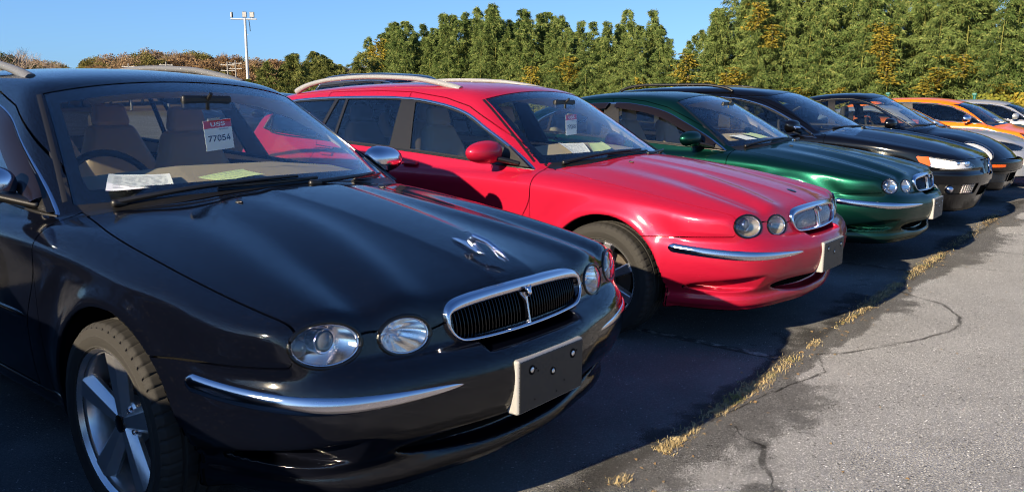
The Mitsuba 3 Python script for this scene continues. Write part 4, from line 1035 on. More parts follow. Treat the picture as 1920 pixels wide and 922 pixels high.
    P('dashboard', hull_balls([(wsx - .22, s * .6, .91, .04) for s in (-1, 1)] + [(wsx - .62, s * .62, .90, .05) for s in (-1, 1)] + [(wsx - .65, s * .62, .65, .05) for s in (-1, 1)] + [(wsx - .25, s * .6, .6, .04) for s in (-1, 1)], 8), role('dashc') if 'dashc' in roles else 'dark_trim')
    tw = np.linspace(0, 2 * PI, 33)[:-1]; sw = tube(np.stack([np.zeros(32), .185 * np.cos(tw), .185 * np.sin(tw)], 1), .015, 8, closed=True, up=[1, 0, 0]); sw.apply_transform(rotm([0, 1, 0], -24)); sw.apply_translation([wsx - .78, -.36, .93]); P('steering_wheel', sw, 'dark_trim')
    P('rear_view_mirror', rbox((wsx - (wt - wsz) * wss + .02, 0, wt - .10), (.03, .22, .06), .012), 'black_plastic')
    P('wiper', tube(spline_path([(F.Xw(abs(a), z) + .015, a, z) for a, z in ((-.55, wsz + .02), (-.2, wsz + .035), (.15, wsz + .03))], 12), .008, 6), 'black_plastic')
    P('wiper', tube(spline_path([(F.Xw(abs(a), z) + .015, a, z) for a, z in ((.0, wsz + .02), (.3, wsz + .025), (.52, wsz + .01))], 12), .008, 6), 'black_plastic')
    labels[key] = {'label': label, 'category': catg, **({'group': group} if group else {})}
    return key, M, F

def lineup(V): return V[:, 0], V[:, 1], V[:, 2]
# --- dark estate: long angular headlamps with an orange corner, egg-crate fog grille
def estate2_patches(F):
    poly = poly_sd([(.40, .762), (.52, .758), (.70, .735), (.84, .712), (.885, .66), (.86, .628), (.72, .628), (.56, .655), (.44, .70)])
    def hl(V):
        x, a, z = lineup(V); return np.maximum(poly(x, z), .44 - a)
    amb = lambda V: np.maximum(hl(V), V[:, 0] - .53 - .35 * (.72 - V[:, 2]))
    gr = lambda V: np.maximum.reduce([V[:, 1] - (.235 + .30 * (V[:, 2] - .60)), V[:, 2] - .725, .555 - V[:, 2] + .25 * np.clip(V[:, 1] - .1, 0, 1), .5 - V[:, 0]])
    fog = lambda V: np.maximum.reduce([np.abs(V[:, 2] - .432) - .055, .38 - V[:, 1], .62 - V[:, 0]])
    low = lambda V: np.maximum.reduce([np.abs(V[:, 2] - .40) - .055, V[:, 1] - .30, .5 - V[:, 0]])
    strip = lambda V: np.maximum.reduce([np.abs(V[:, 2] - .535) - .0, V[:, 1] - 2, .2 - V[:, 0]])
    return [('turn_lamp', amb, 'amber', -.001), ('headlight', hl, 'lamp', 0), ('grille', gr, 'grille_black', -.03), ('fog_surround', fog, 'black_plastic', -.02), ('lower_intake', low, 'void', -.03)]
ESTATE2 = dict(R=.325, wb=2.815, track=.775, crease=.86, shoulder=1.0, flare=.012, tail=-3.80, zmax=1.6, wmax=1.0,
    hood=[(1.1, .62), (.95, .715), (.85, .765), (.6, .845), (.3, .915), (0, .965), (-.3, 1.0), (-.5, 1.02), (-1, 1.03)], roof=[(-1.1, 1.385), (-1.3, 1.435), (-1.6, 1.47), (-2.2, 1.495), (-2.8, 1.49), (-3.3, 1.46), (-3.8, 1.39)],
    W=[(-3.8, .84), (-3.2, .90), (-1.5, .925), (0, .918), (.5, .885), (.9, .83)], belt=[(-3.8, 1.05), (-2.5, 1.0), (-1.5, .975), (-.5, .93), (0, .92)], Xb=[(0, .965), (.15, .96), (.3, .945), (.5, .90), (.65, .845), (.75, .77), (.82, .65), (.87, .50), (.93, .25)],
    nose=lambda a, z: .30 * np.clip(z - .58, 0, 1) + .35 * np.clip(.50 - z, 0, 1) + .02 * np.exp(-((z - .61) / .02) ** 2) * (a > .3), k_top=.10, k_nose=.09, crown=.10,
    ridge=lambda x, a: .030 * sstep(.30, .42, a) * (a < 3) * sstep(1.0, .6, x) * np.exp(-((a - .46) / .25) ** 2), ws=(-.36, 1.0, 1.95, 0), ws_top=1.415, ws_w=(.74, .58), ws_min=-1.7, gh=(.84, .48), rear=(-3.72, 1.0, .45),
    dlo=[(-.60, .915), (-.70, .968), (-.97, 1.115), (-1.36, 1.275), (-1.70, 1.345), (-2.1, 1.365), (-2.8, 1.36), (-3.35, 1.32), (-3.5, 1.1), (-3.4, 1.06), (-2.5, 1.01), (-1.5, .975), (-.9, .94)], windows=[(-.3, -1.68, 'glass_side'), (-1.83, -2.62, 'glass_rear'), (-2.72, -9, 'glass_rear')],
    doors=[(-.52, -1.76), (-1.765, -2.66)], mirror=(-.87, .985, 1.035), mirror_chrome=True, seat=-1.45, patches=estate2_patches,
    f_hood=lambda V: np.maximum.reduce([V[:, 1] - .74 + .12 * np.clip(V[:, 0] - .3, 0, 1), -.46 - .15 * V[:, 1] ** 2 + .10 - V[:, 0], .735 - V[:, 2]]), f_bumper=lambda V: np.maximum(.34 - V[:, 0], V[:, 2] - .635))
# --- rounded little dark car with bubble wings
def bubble_patches(F):
    def hl(V):
        x, a, z = lineup(V)
        u, w = (x - .475) * .80 - (z - .715) * .60, (x - .475) * .60 + (z - .715) * .80
        return np.maximum((np.sqrt((u / .20) ** 2 + ((a - .67) / .17) ** 2 + (np.minimum(w, 0) / .12) ** 2) - 1) * .14, .2 - x)
    turn = lambda V: np.maximum.reduce([np.abs(V[:, 2] - .520) - .018, np.abs(V[:, 1] - .68) - .12, .3 - V[:, 0]])
    fog = lambda V: np.maximum.reduce([np.abs(V[:, 2] - .36) - .05, np.abs(V[:, 1] - .52) - .18, .3 - V[:, 0]])
    low = lambda V: np.maximum.reduce([np.abs(V[:, 2] - .36) - .06, V[:, 1] - .32, .3 - V[:, 0]])
    return [('headlight', hl, 'lamp', 0), ('turn_lamp', turn, 'amber', .002), ('fog_surround', fog, 'black_plastic', -.01), ('lower_intake', low, 'void', -.02)]
BUBBLE = dict(R=.318, wb=2.508, track=.76, crease=.75, shoulder=.9, flare=.0, tail=-3.25, zmax=1.56, wmax=1.0, fender=(.80, .57, .50),
    hood=[(1.0, .50), (.85, .60), (.75, .69), (.6, .795), (.4, .885), (.2, .935), (0, .965), (-.2, .985), (-.6, 1.0)], roof=[(-.6, 1.30), (-.75, 1.38), (-.9, 1.425), (-1.2, 1.455), (-1.6, 1.44), (-2.0, 1.37), (-2.4, 1.23), (-2.8, 1.02), (-3.2, .75)],
    W=[(-3.2, .70), (-2.6, .80), (-1.2, .84), (0, .82), (.5, .72), (.8, .62)], belt=[(-3, .95), (-1.5, .975), (-.3, .96)], Xb=[(0, .86), (.2, .85), (.35, .825), (.5, .78), (.65, .70), (.75, .60), (.85, .40), (.95, .1)],
    nose=lambda a, z: .35 * np.clip(z - .55, 0, 1) + .4 * np.clip(.47 - z, 0, 1), k_top=.15, k_nose=.14, crown=.32, ws=(-.15, .985, 1.72, 0), ws_top=1.395, ws_w=(.72, .56), ws_min=-1.2, gh=(.80, .50), rear=(-2.9, 1.0, -1.3), taper=.15, rcrown=.16,
    lip=lambda x, a, z, Xb: smax(smax(x - Xb(a) - .035, np.abs(z - .52) - .075, .06), .2 - x, .05), dlo=[(-.33, .985), (-.46, 1.06), (-.70, 1.20), (-.95, 1.31), (-1.2, 1.358), (-1.5, 1.352), (-1.8, 1.28), (-2.0, 1.16), (-2.08, 1.03), (-1.9, 1.0), (-1.2, .99)], windows=[(0, -1.34, 'glass_side'), (-1.44, -9, 'glass_side')],
    doors=[(-.30, -1.50)], mirror=(-.56, .95, 1.03), seat=-1.15, rear_seats=True, patches=bubble_patches,
    f_hood=lambda V: np.maximum.reduce([V[:, 1] - (.50 - .25 * np.clip(V[:, 0] - .45, 0, 1)), -.13 - .2 * V[:, 1] ** 2 - V[:, 0], .60 - V[:, 2]]), f_bumper=lambda V: np.maximum(.25 - V[:, 0], V[:, 2] - .595))
# --- low silver coupe with dark wedge headlamps
def coupe_patches(F):
    poly = poly_sd([(.28, .742), (.42, .728), (.56, .700), (.68, .650), (.66, .600), (.52, .592), (.40, .640)])
    hl = lambda V: np.maximum(poly(V[:, 0], V[:, 2]), .40 - V[:, 1])
    low = lambda V: np.maximum.reduce([np.abs(V[:, 2] - .38) - .08, V[:, 1] - .40, .4 - V[:, 0]])
    fog = lambda V: np.maximum.reduce([np.abs(V[:, 2] - .42) - .05, np.abs(V[:, 1] - .64) - .09, .4 - V[:, 0]])
    return [('headlight', hl, 'lamp', 0), ('lower_intake', low, 'void', -.02), ('fog_lamp', fog, 'lens_bright', -.01)]
COUPE = dict(R=.315, wb=2.57, track=.755, crease=.78, shoulder=1.2, flare=.02, tail=-3.4, zmax=1.4, wmax=.98,
    hood=[(1.0, .50), (.85, .62), (.7, .705), (.5, .775), (.25, .83), (0, .865), (-.3, .89), (-.6, .90)], roof=[(-.9, 1.16), (-1.1, 1.23), (-1.5, 1.275), (-1.9, 1.26), (-2.4, 1.17), (-2.9, 1.02), (-3.4, .9)],
    W=[(-3.4, .80), (-2.6, .87), (-1.2, .875), (0, .875), (.5, .82), (.8, .72)], belt=[(-3.4, .93), (-2, .92), (-.5, .88)], Xb=[(0, .84), (.2, .83), (.4, .79), (.6, .70), (.7, .62), (.8, .46), (.9, .15)],
    nose=lambda a, z: .45 * np.clip(z - .5, 0, 1), k_top=.14, k_nose=.10, crown=.10, ridge=lambda x, a: .035 * np.exp(-((a - .62) / .14) ** 2) * sstep(.7, .3, x), ws=(-.45, .90, 1.95, 0), ws_top=1.215, ws_w=(.72, .54), gh=(.78, .55), rear=(-3.0, .95, -1.5),
    dlo=[(-.75, .905), (-.95, 1.0), (-1.25, 1.12), (-1.6, 1.18), (-2.0, 1.16), (-2.35, 1.05), (-2.45, .96), (-1.5, .93)], windows=[(0, -1.85, 'glass_side'), (-1.95, -9, 'glass_side')], doors=[(-.60, -1.9)], mirror=(-.9, .93, .96), seat=-1.6, rear_seats=False, patches=coupe_patches,
    f_hood=lambda V: np.maximum.reduce([V[:, 1] - .62, -.55 - V[:, 0], .62 - V[:, 2]]), f_bumper=lambda V: np.maximum(.28 - V[:, 0], V[:, 2] - .595))
# --- orange compact
def compact_patches(F):
    poly = poly_sd([(.30, .80), (.50, .78), (.70, .74), (.80, .68), (.60, .66), (.42, .70)])
    hl = lambda V: np.maximum(poly(V[:, 0], V[:, 2]), .40 - V[:, 1])
    gr = lambda V: np.maximum.reduce([np.abs(V[:, 2] - .60) - .04, V[:, 1] - .42, .4 - V[:, 0]])
    low = lambda V: np.maximum.reduce([np.abs(V[:, 2] - .36) - .07, V[:, 1] - .45, .4 - V[:, 0]])
    return [('headlight', hl, 'lamp', 0), ('grille', gr, 'grille_black', -.02), ('lower_intake', low, 'void', -.02)]
COMPACT = dict(R=.31, wb=2.50, track=.745, crease=.86, shoulder=1.0, flare=.014, tail=-3.15, zmax=1.5, wmax=.98,
    hood=[(1.0, .60), (.85, .70), (.7, .765), (.4, .845), (.1, .91), (-.1, .945), (-.4, .97), (-.8, .98)], roof=[(-.6, 1.31), (-.8, 1.365), (-1.1, 1.415), (-1.5, 1.432), (-2.0, 1.42), (-2.5, 1.36), (-3.0, 1.26)],
    W=[(-3.2, .80), (-2.5, .85), (-1.2, .87), (0, .865), (.5, .82), (.8, .74)], belt=[(-3.2, 1.06), (-2, 1.01), (-1.2, .985), (-.2, .935)], Xb=[(0, .88), (.2, .87), (.4, .84), (.6, .77), (.7, .69), (.8, .52), (.9, .2)],
    nose=lambda a, z: .35 * np.clip(z - .55, 0, 1), k_top=.12, k_nose=.10, crown=.10, ws=(.06, .955, 1.68, 0), ws_top=1.345, ws_w=(.74, .58), ws_min=-1.2, gh=(.80, .45), rear=(-3.0, 1.0, .5),
    dlo=[(-.26, .945), (-.38, 1.02), (-.60, 1.15), (-.86, 1.26), (-1.15, 1.312), (-1.6, 1.33), (-2.1, 1.32), (-2.45, 1.24), (-2.50, 1.10), (-2.3, 1.05), (-1.1, .985)], windows=[(.2, -1.50, 'glass_dark'), (-1.68, -9, 'glass_rear')], doors=[(-.20, -1.60)], mirror=(-.55, .93, 1.035), seat=-1.2, patches=compact_patches,
    f_hood=lambda V: np.maximum.reduce([V[:, 1] - .66, -.02 - .2 * V[:, 1] ** 2 - V[:, 0], .71 - V[:, 2]]), f_bumper=lambda V: np.maximum(.3 - V[:, 0], V[:, 2] - .655))
SUV = {**ESTATE2, 'roof': [(p, q + .24) for p, q in ESTATE2['roof']], 'zmax': 1.85, 'dlo': [(p, q + .20 * (q > 1.1) + .04) for p, q in ESTATE2['dlo']], 'ws_top': 1.64, 'ws': (-.36, 1.0, 1.5, 0)}
# ------------------------------------------------------------------ ground
def seg_dist(p, pts, wob=.02, fr=9.0):
    x = p.x + wob * (noise(p.x * fr, p.y * fr, 3.1) - .5) + wob * .5 * (noise(p.x * fr * 4, p.y * fr * 4, 1.1) - .5)
    y = p.y + wob * (noise(p.x * fr, p.y * fr, 8.7) - .5) + wob * .5 * (noise(p.x * fr * 4, p.y * fr * 4, 5.5) - .5)
    d = mi.Float(9.0)
    for (x0, y0), (x1, y1) in zip(pts[:-1], pts[1:]):
        ux, uy = x1 - x0, y1 - y0
        t = dr.clip(((x - x0) * ux + (y - y0) * uy) / (ux * ux + uy * uy), 0, 1)
        d = dr.minimum(d, dr.hypot(x - x0 - t * ux, y - y0 - t * uy))
    return d
CRACKS = [[(1.06, 2.20), (1.16, 2.30), (1.28, 2.55), (1.42, 2.86), (1.505, 3.14), (1.52, 3.35), (1.494, 3.51), (1.347, 3.815), (1.146, 3.931), (1.02, 4.02)],
          [(1.12, 1.03), (1.173, .959), (1.284, .923), (1.33, .82), (1.415, .665), (1.46, .56), (1.5, .3)],
          [(1.03, 1.02), (1.10, 1.55), (1.19, 1.95), (1.06, 2.2)],
          [(1.0, 6.0), (1.3, 6.25), (1.75, 6.2)], [(1.05, 5.2), (1.6, 5.35), (2.4, 5.7)], [(1.9, 3.2), (2.6, 3.5), (3.4, 3.4)]]
def ground_col(p, n, uv):
    big = fbm(p.x * .9, p.y * .9, 0.3, 4); mid = fbm(p.x * 5, p.y * 5, 2.3, 3)
    d1, d2, r = voronoi(p.x * 100, p.y * 100)
    h1, h2, r3 = voronoi(p.x * 47 + 3, p.y * 47)
    e1, e2, r2 = voronoi(p.x * 210 + 7, p.y * 210)
    fine = noise(p.x * 420, p.y * 420, 5.0)
    stone = smoothstep(.42, .18, d1)
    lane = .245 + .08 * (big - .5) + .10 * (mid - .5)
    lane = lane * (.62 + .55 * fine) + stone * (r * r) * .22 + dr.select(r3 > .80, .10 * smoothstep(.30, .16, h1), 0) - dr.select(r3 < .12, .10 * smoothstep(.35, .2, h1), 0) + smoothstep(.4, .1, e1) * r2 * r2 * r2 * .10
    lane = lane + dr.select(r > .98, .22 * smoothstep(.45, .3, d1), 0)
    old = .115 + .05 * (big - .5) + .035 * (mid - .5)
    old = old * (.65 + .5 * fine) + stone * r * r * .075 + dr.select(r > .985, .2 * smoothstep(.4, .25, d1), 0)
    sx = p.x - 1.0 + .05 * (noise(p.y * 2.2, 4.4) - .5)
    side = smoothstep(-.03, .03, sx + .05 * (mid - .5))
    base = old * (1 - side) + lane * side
    # patchy lighter, worn asphalt on the parked side
    worn = smoothstep(.47, .68, fbm(p.x * 1.7 + 3, p.y * 1.7, 6.1, 5) + .16 * (mid - .5) + .12 * (fine - .5)) * (1 - side)
    base = base + worn * .035
    # tar and damp along the joint
    w = .07 + .24 * smoothstep(.38, .68, fbm(p.x * 3.0, p.y * 1.4, 9.2, 4)) + .12 * smoothstep(2.0, .6, p.y)
    tar = smoothstep(1.0, .62, dr.abs(sx - .03) / w + .8 * (fbm(p.x * 14, p.y * 14, 2.9, 4) - .5) + .4 * (fine - .5))
    base = base * (1 - tar * .60)
    ck = mi.Float(0)
    for k, c in enumerate(CRACKS):
        d = seg_dist(p, c)
        wd = (.010 if k == 1 else .0055 if k in (0, 2) else .004) * (.15 + 1.7 * noise(p.x * 9, p.y * 9, 2.0 + k))
        ck = dr.maximum(ck, smoothstep(wd * 1.5, wd * .5, d))
        ck = dr.maximum(ck, (.35 if k > 0 else .5) * smoothstep(.03 if k != 1 else .07, .0, d + .04 * (mid - .4)))
    blob = dr.hypot((p.x - 1.44) * 1.0, (p.y - .55) * .8) + .10 * (fbm(p.x * 14, p.y * 14, 1.7, 3) - .5)
    ck = dr.maximum(ck, smoothstep(.10, .06, blob) * .8)
    base = base * (1 - .72 * ck * smoothstep(.2, .5, .4 * fine + .7 * noise(p.x * 22, p.y * 22, 4.0)))
    tint = mi.Color3f(.98, .99, 1.0) * (1 - side) + mi.Color3f(.97, .985, 1.0) * side
    far = smoothstep(26, 34, p.y + .0 * p.x)
    return mix(mi.Color3f(base) * tint, mi.Color3f(.10, .085, .05) * (.6 + .8 * mid), far)
def ground_bump(p, n, uv):
    d1, d2, r = voronoi(p.x * 95, p.y * 95)
    return smoothstep(.6, .1, d1) * (.3 + r) * .0022 + noise(p.x * 300, p.y * 300, 2.0) * .0012 + fbm(p.x * 8, p.y * 8, 1.0, 3) * .003
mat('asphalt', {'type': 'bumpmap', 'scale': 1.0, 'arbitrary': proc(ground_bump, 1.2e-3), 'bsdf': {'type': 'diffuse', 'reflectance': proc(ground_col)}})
g = np.array([(-900., -900, 0), (900, -900, 0), (900, 900, 0), (-900, 900, 0)])
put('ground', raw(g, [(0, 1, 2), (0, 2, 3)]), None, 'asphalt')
tag('ground', 'grey worn asphalt of the yard with cracks, dark tar joint and pale stones', kind='structure')
def line_col(p, n, uv):
    w = smoothstep(.42, .7, fbm(p.x * 30, p.y * 30, 3.3, 4))
    return mix(mi.Color3f(.07), mi.Color3f(.30, .30, .29), w)
mat('worn_paint', {'type': 'diffuse', 'reflectance': proc(line_col)})
for i, y in enumerate((2.0, 4.83, 7.73, 10.6, 13.45, 16.3)):
    q = np.array([(-4.2, y - .028, .004), (.93, y - .028, .004), (.93, y + .028, .004), (-4.2, y + .028, .004)])
    k = put('bay_line', raw(q, [(0, 1, 2), (0, 2, 3)]), None, 'worn_paint'); tag(k, 'faint worn white line between parking bays', kind='structure')

# ------------------------------------------------------------------ dry grass, litter along the joint
def blades(P, L, W, lean, rnd):
    n = len(P); a = rnd.uniform(0, 2 * PI, n); t = np.stack([np.cos(a), np.sin(a), np.zeros(n)], 1); s = np.stack([-np.sin(a), np.cos(a), np.zeros(n)], 1)
    z = np.array([0, 0, 1.0])
    mid = P + t * (L * lean * .4)[:, None] + z * (L * .6 * (1 - lean * .45))[:, None]
    tip = P + t * (L * lean)[:, None] + z * (L * np.clip(1 - lean, .06, 1))[:, None]
    V = np.stack([P - s * W[:, None] / 2, P + s * W[:, None] / 2, mid - s * W[:, None] * .35, mid + s * W[:, None] * .35, tip], 1).reshape(-1, 3)
    b = np.arange(n)[:, None] * 5
    F = np.concatenate([b + [0, 1, 3], b + [0, 3, 2], b + [2, 3, 4]])
    return V, F
def straw_col(p, n, uv):
    r = noise(p.x * 60, p.y * 60, 2.0); g_ = smoothstep(.62, .8, noise(p.x * 7, p.y * 7, 9.0))
    return mix(mix(mi.Color3f(.27, .20, .09), mi.Color3f(.50, .41, .24), r), mi.Color3f(.14, .18, .04), g_ * .5)
mat('straw', {'type': 'diffuse', 'reflectance': proc(straw_col)})
r1 = np.random.default_rng(3)
P = []
for y0, y1, n, w in ((.28, .38, 260, .03), (.62, 1.16, 1500, .035), (1.10, 2.15, 2600, .04), (2.2, 2.45, 240, .03), (2.75, 3.3, 500, .03), (3.25, 4.3, 1500, .045), (4.4, 6.2, 1700, .05), (6.3, 9.5, 1600, .06)):
    y = r1.uniform(y0, y1, n); dens = meshkit.noise(np.stack([y * 5, y * 0, y * 0], 1), 4)
    y = y[r1.random(n) < -.02 + .85 * dens]
    P.append(np.stack([np.interp(y, [0, 1, 2.4, 4.5, 6, 8.5, 10], [1.03, 1.01, .995, .96, .945, .91, .90]) + r1.normal(0, w * .55, len(y)), y, np.zeros(len(y))], 1))
P = np.vstack(P); n = len(P)
V, F_ = blades(P, r1.gamma(3, .005, n) + .008, r1.uniform(.0016, .0034, n), 1 - .55 * r1.random(n) ** 1.6, r1)
put('dry_grass', raw(V, F_), None, 'straw'); tag('dry_grass', 'low dry yellow grass growing out of the asphalt joint', 'grass', kind='stuff')
def leaf_shape(rnd, c, s):
    a = rnd.uniform(0, 2 * PI); ca, sa = math.cos(a), math.sin(a)
    o = np.array([(-.5, 0, 0), (-.15, -.26, .08), (.2, -.2, .05), (.55, 0, .02), (.2, .2, .12), (-.15, .26, .15)]) * s
    o = o + rnd.normal(0, s * .04, o.shape); o[:, 2] = np.abs(o[:, 2]) + .003
    return np.stack([c[0] + o[:, 0] * ca - o[:, 1] * sa, c[1] + o[:, 0] * sa + o[:, 1] * ca, o[:, 2]], 1)
V, F_ = [], []
for i in range(430):
    y = r1.uniform(.2, 9.5)
    if i < 300: c = (np.interp(y, [0, 1, 4.5, 8.5], [1.03, 1.01, .96, .91]) + r1.normal(0, .05) + (.06 if r1.random() < .5 else 0), y)
    else: c = (r1.uniform(.9, 2.4), r1.uniform(.3, 9))
    s = r1.uniform(.012, .032) * (.7 if y < 1.2 else 1) if i < 300 else r1.uniform(.008, .018)
    V.append(leaf_shape(r1, c, s)); k = 6 * i; F_ += [(k, k + 1, k + 5), (k + 1, k + 2, k + 4), (k + 1, k + 4, k + 5), (k + 2, k + 3, k + 4)]
mat('dead_leaf', {'type': 'diffuse', 'reflectance': rgb(.27, .18, .09)})
put('leaf_litter', raw(np.vstack(V), F_), None, 'dead_leaf'); tag('leaf_litter', 'dry brown fallen leaves and chips lying along the joint', 'leaves', kind='stuff')

# ------------------------------------------------------------------ foliage
def foliage(key, c0, c1, c2, sc=.8, trans=.5):
    def col(p, n, uv):
        a = .55 * fbm(p.x * sc, p.y * sc, p.z * sc, 3) + .45 * fbm(p.x * .35, p.y * .35, p.z * .30, 2); b = noise(p.x * 9, p.y * 9, p.z * 9)
        return mix(mix(mi.Color3f(*c0), mi.Color3f(*c1), smoothstep(.3, .7, a * .6 + b * .4)), mi.Color3f(*c2), smoothstep(.62, .85, b) * .6)
    scene['mat_' + key] = {'type': 'principledthin', 'base_color': proc(col), 'roughness': .45, 'spec_trans': 0.0, 'diff_trans': trans}
foliage('leaf_bamboo', (.070, .112, .034), (.17, .220, .070), (.34, .35, .12))
foliage('leaf_yellow', (.20, .17, .03), (.36, .27, .045), (.13, .16, .04))
foliage('leaf_lime', (.13, .15, .03), (.22, .23, .045), (.30, .26, .05))
foliage('leaf_rust', (.20, .125, .070), (.29, .19, .105), (.26, .20, .10), .3)
foliage('leaf_tan', (.24, .165, .10), (.32, .23, .145), (.22, .18, .09), .3)
foliage('leaf_olive', (.12, .115, .04), (.20, .175, .06), (.24, .18, .07), .3)
foliage('leaf_dark', (.022, .034, .014), (.045, .055, .02), (.08, .07, .03), .3)
foliage('leaf_shrub', (.09, .115, .036), (.17, .185, .06), (.28, .26, .08), .5)
mat('bark', {'type': 'diffuse', 'reflectance': rgb(.13, .10, .075)})
mat('culm', {'type': 'diffuse', 'reflectance': rgb(.20, .20, .06)})
mat('pale_wood', {'type': 'diffuse', 'reflectance': rgb(.27, .215, .17)})
def leaves(P, D, L, W, rnd, droop=.5):
    """diamond leaves at P along D"""
    n = len(P); D = D / (np.linalg.norm(D, axis=1, keepdims=True) + 1e-9)
    s = np.cross(D, rnd.normal(size=(n, 3))); s /= np.linalg.norm(s, axis=1, keepdims=True) + 1e-9
    L = np.broadcast_to(L, (n,))[:, None]; W = np.broadcast_to(W, (n,))[:, None]
    tip = P + D * L; tip[:, 2] -= droop * L[:, 0] * .5
    mid = P + D * L * .45
    V = np.stack([P, mid + s * W / 2, tip, mid - s * W / 2], 1).reshape(-1, 3); b = np.arange(n)[:, None] * 4
    return V, np.concatenate([b + [0, 1, 2], b + [0, 2, 3]])
def bamboo(seed, H, lean):
    rnd = np.random.default_rng(seed); t = np.linspace(0, 1, 22); a = rnd.uniform(0, 2 * PI)
    bend = lean * H * t ** 3.5
    C = np.stack([bend * math.cos(a), bend * math.sin(a), H * (t - .05 * t ** 6)], 1)
    culm = tube(C, np.linspace(.035, .006, 22), 6)
    P, D = [], []
    for z in np.arange(.12, .995, .28 / H):
        c = np.array([np.interp(z, t, C[:, k]) for k in range(3)])
        env = min(1, .6 + 2.2 * z) * min(1, (1.005 - z) / .58) ** 1.15
        for k in range(rnd.integers(3, 6)):
            az = rnd.uniform(0, 2 * PI); Lb = (.16 + 1.32 * env) * rnd.uniform(.6, 1.1); u = np.linspace(.10, 1, 11)
            up = rnd.uniform(.25, .75)
            B = c + np.stack([Lb * u * math.cos(az), Lb * u * math.sin(az), Lb * (up * u - (up + .35) * u ** 2 * rnd.uniform(.5, 1.0))], 1)
            m = rnd.integers(3, 9, len(B)); Q = np.repeat(B, m, 0) + rnd.normal(0, .05, (m.sum(), 3))
            dd = np.stack([np.full(len(Q), math.cos(az)), np.full(len(Q), math.sin(az)), np.full(len(Q), -.35)], 1) + rnd.normal(0, .55, (len(Q), 3))
            P.append(Q); D.append(dd)
    P, D = np.vstack(P), np.vstack(D)
    return culm, leaves(P, D, rnd.uniform(.15, .28, len(P)), rnd.uniform(.028, .05, len(P)), rnd)
def blob_tree(seed, H, R, n, leaf, trunk=.35, open_=.0, squash=.8):
    rnd = np.random.default_rng(seed)
    tr = [tube([(0, 0, 0), (rnd.normal(0, .1), rnd.normal(0, .1), H * trunk), (rnd.normal(0, .2), rnd.normal(0, .2), H * .8)], [R * .075, R * .055, R * .012], 7)]
    P, D = [], []
    K = 16
    for k in range(K):
        az = rnd.uniform(0, 2 * PI); el = rnd.uniform(-.1, 1.0)
        c = np.array([math.cos(az) * math.cos(el) * R * .68, math.sin(az) * math.cos(el) * R * .68, H * trunk + (H - H * trunk) * (.30 + .52 * math.sin(el))])
        tr.append(tube([(0, 0, H * trunk * rnd.uniform(.75, 1.3)), c * [.5, .5, 1] - [0, 0, .12 * H], c], [R * .035, R * .02, R * .006], 5))
        m = n // K
        q = rnd.normal(size=(m, 3)); q /= np.linalg.norm(q, axis=1, keepdims=True)
        q *= (rnd.random(m) ** .45)[:, None] * R * rnd.uniform(.32, .5); q[:, 2] *= squash
        P.append(c + q); D.append(q + rnd.normal(0, R * .25, q.shape))
    P, D = np.vstack(P), np.vstack(D)
    return cat(tr), leaves(P, D, rnd.uniform(.7, 1.3, len(P)) * leaf, rnd.uniform(.5, .8, len(P)) * leaf, rnd, .2)
def bare_tree(seed, H):
    rnd = np.random.default_rng(seed); out = []
    def grow(p, d, L, r, k):
        q = p + d * L; out.append(tube([p, (p + q) / 2 + rnd.normal(0, L * .05, 3), q], [r, r * .8, r * .6], 5 if k < 3 else 3, cap=False))
        if k >= 5: return
        for _ in range(3 if k else 4):
            e = d + rnd.normal(0, .42, 3) + [0, 0, .12]; grow(q - d * L * rnd.uniform(0, .3), e / np.linalg.norm(e), L * rnd.uniform(.62, .82), r * .58, k + 1)
    grow(np.zeros(3), np.array([0, 0, 1.0]), H * .27, H * .018, 0)
    return cat(out)
def group(name, parts):
    scene[name] = {'type': 'shapegroup', **{k: {**s, 'bsdf': {'type': 'ref', 'id': 'mat_' + b}} for k, s, b in parts}}
def plant(key, proto, x, y, z, rot, sc, label, catg, grp):
    key = fresh(key)
    scene[key] = {'type': 'instance', 'shapegroup': {'type': 'ref', 'id': proto}, 'to_world': T().translate([x, y, z]) @ T().rotate([0, 0, 1], rot) @ T().scale(sc if isinstance(sc, list) else [sc] * 3)}
    c = col_of(x, y); w = place_words(c, y)
    labels[key] = {'label': label + w, 'category': catg, **({'group': grp + w} if grp else {})}
def place_words(c, y):
    if y > 30 and c > 660:
        deep = '' if y < 36.1 else ', second row back' if y < 37.2 else ', further back'
        return (', far left end' if c < 800 else ', left of the red estate roof end' if c < 930 else ', beyond the red estate windscreen' if c < 1100 else ', beyond the green saloon roof' if c < 1290 else ', beyond the dark estate roof' if c < 1480 else ', beyond the rounded car roof' if c < 1660 else ', beyond the orange car' if c < 1860 else ', at the right edge') + deep
    return ', at the left edge' if c < 60 else ', left of the gap in the hill' if c < 140 else ', just right of the gap in the hill' if c < 230 else ', over the middle of the black car roof' if c < 340 else ', left of the light mast' if c < 458 else ', just right of the light mast' if c < 560 else ', above the tail of the red estate'
for i, (H, l) in enumerate(((8, .03), (8, .06), (8, .02), (8, .09), (8, .045))):
    c, (V, F_) = bamboo(40 + i, H, l); group(f'proto_bamboo_{i}', [('culm', shp(c, 60), 'culm'), ('foliage', raw(V, F_), 'leaf_bamboo')])
def height_at(x, y, ypx):      # how tall a thing at (x, y) is when the photograph shows its top at this row
    d = (x - CAM[0]) * _f[0] + (y - CAM[1]) * _f[1]
    return CAM[2] + (192 - ypx) / FPX * d * 1.0
def col_of(x, y):
    d = np.array([x, y, CAM[2]]) - CAM; return 960 + FPX * (d @ _r) / (d @ _f)
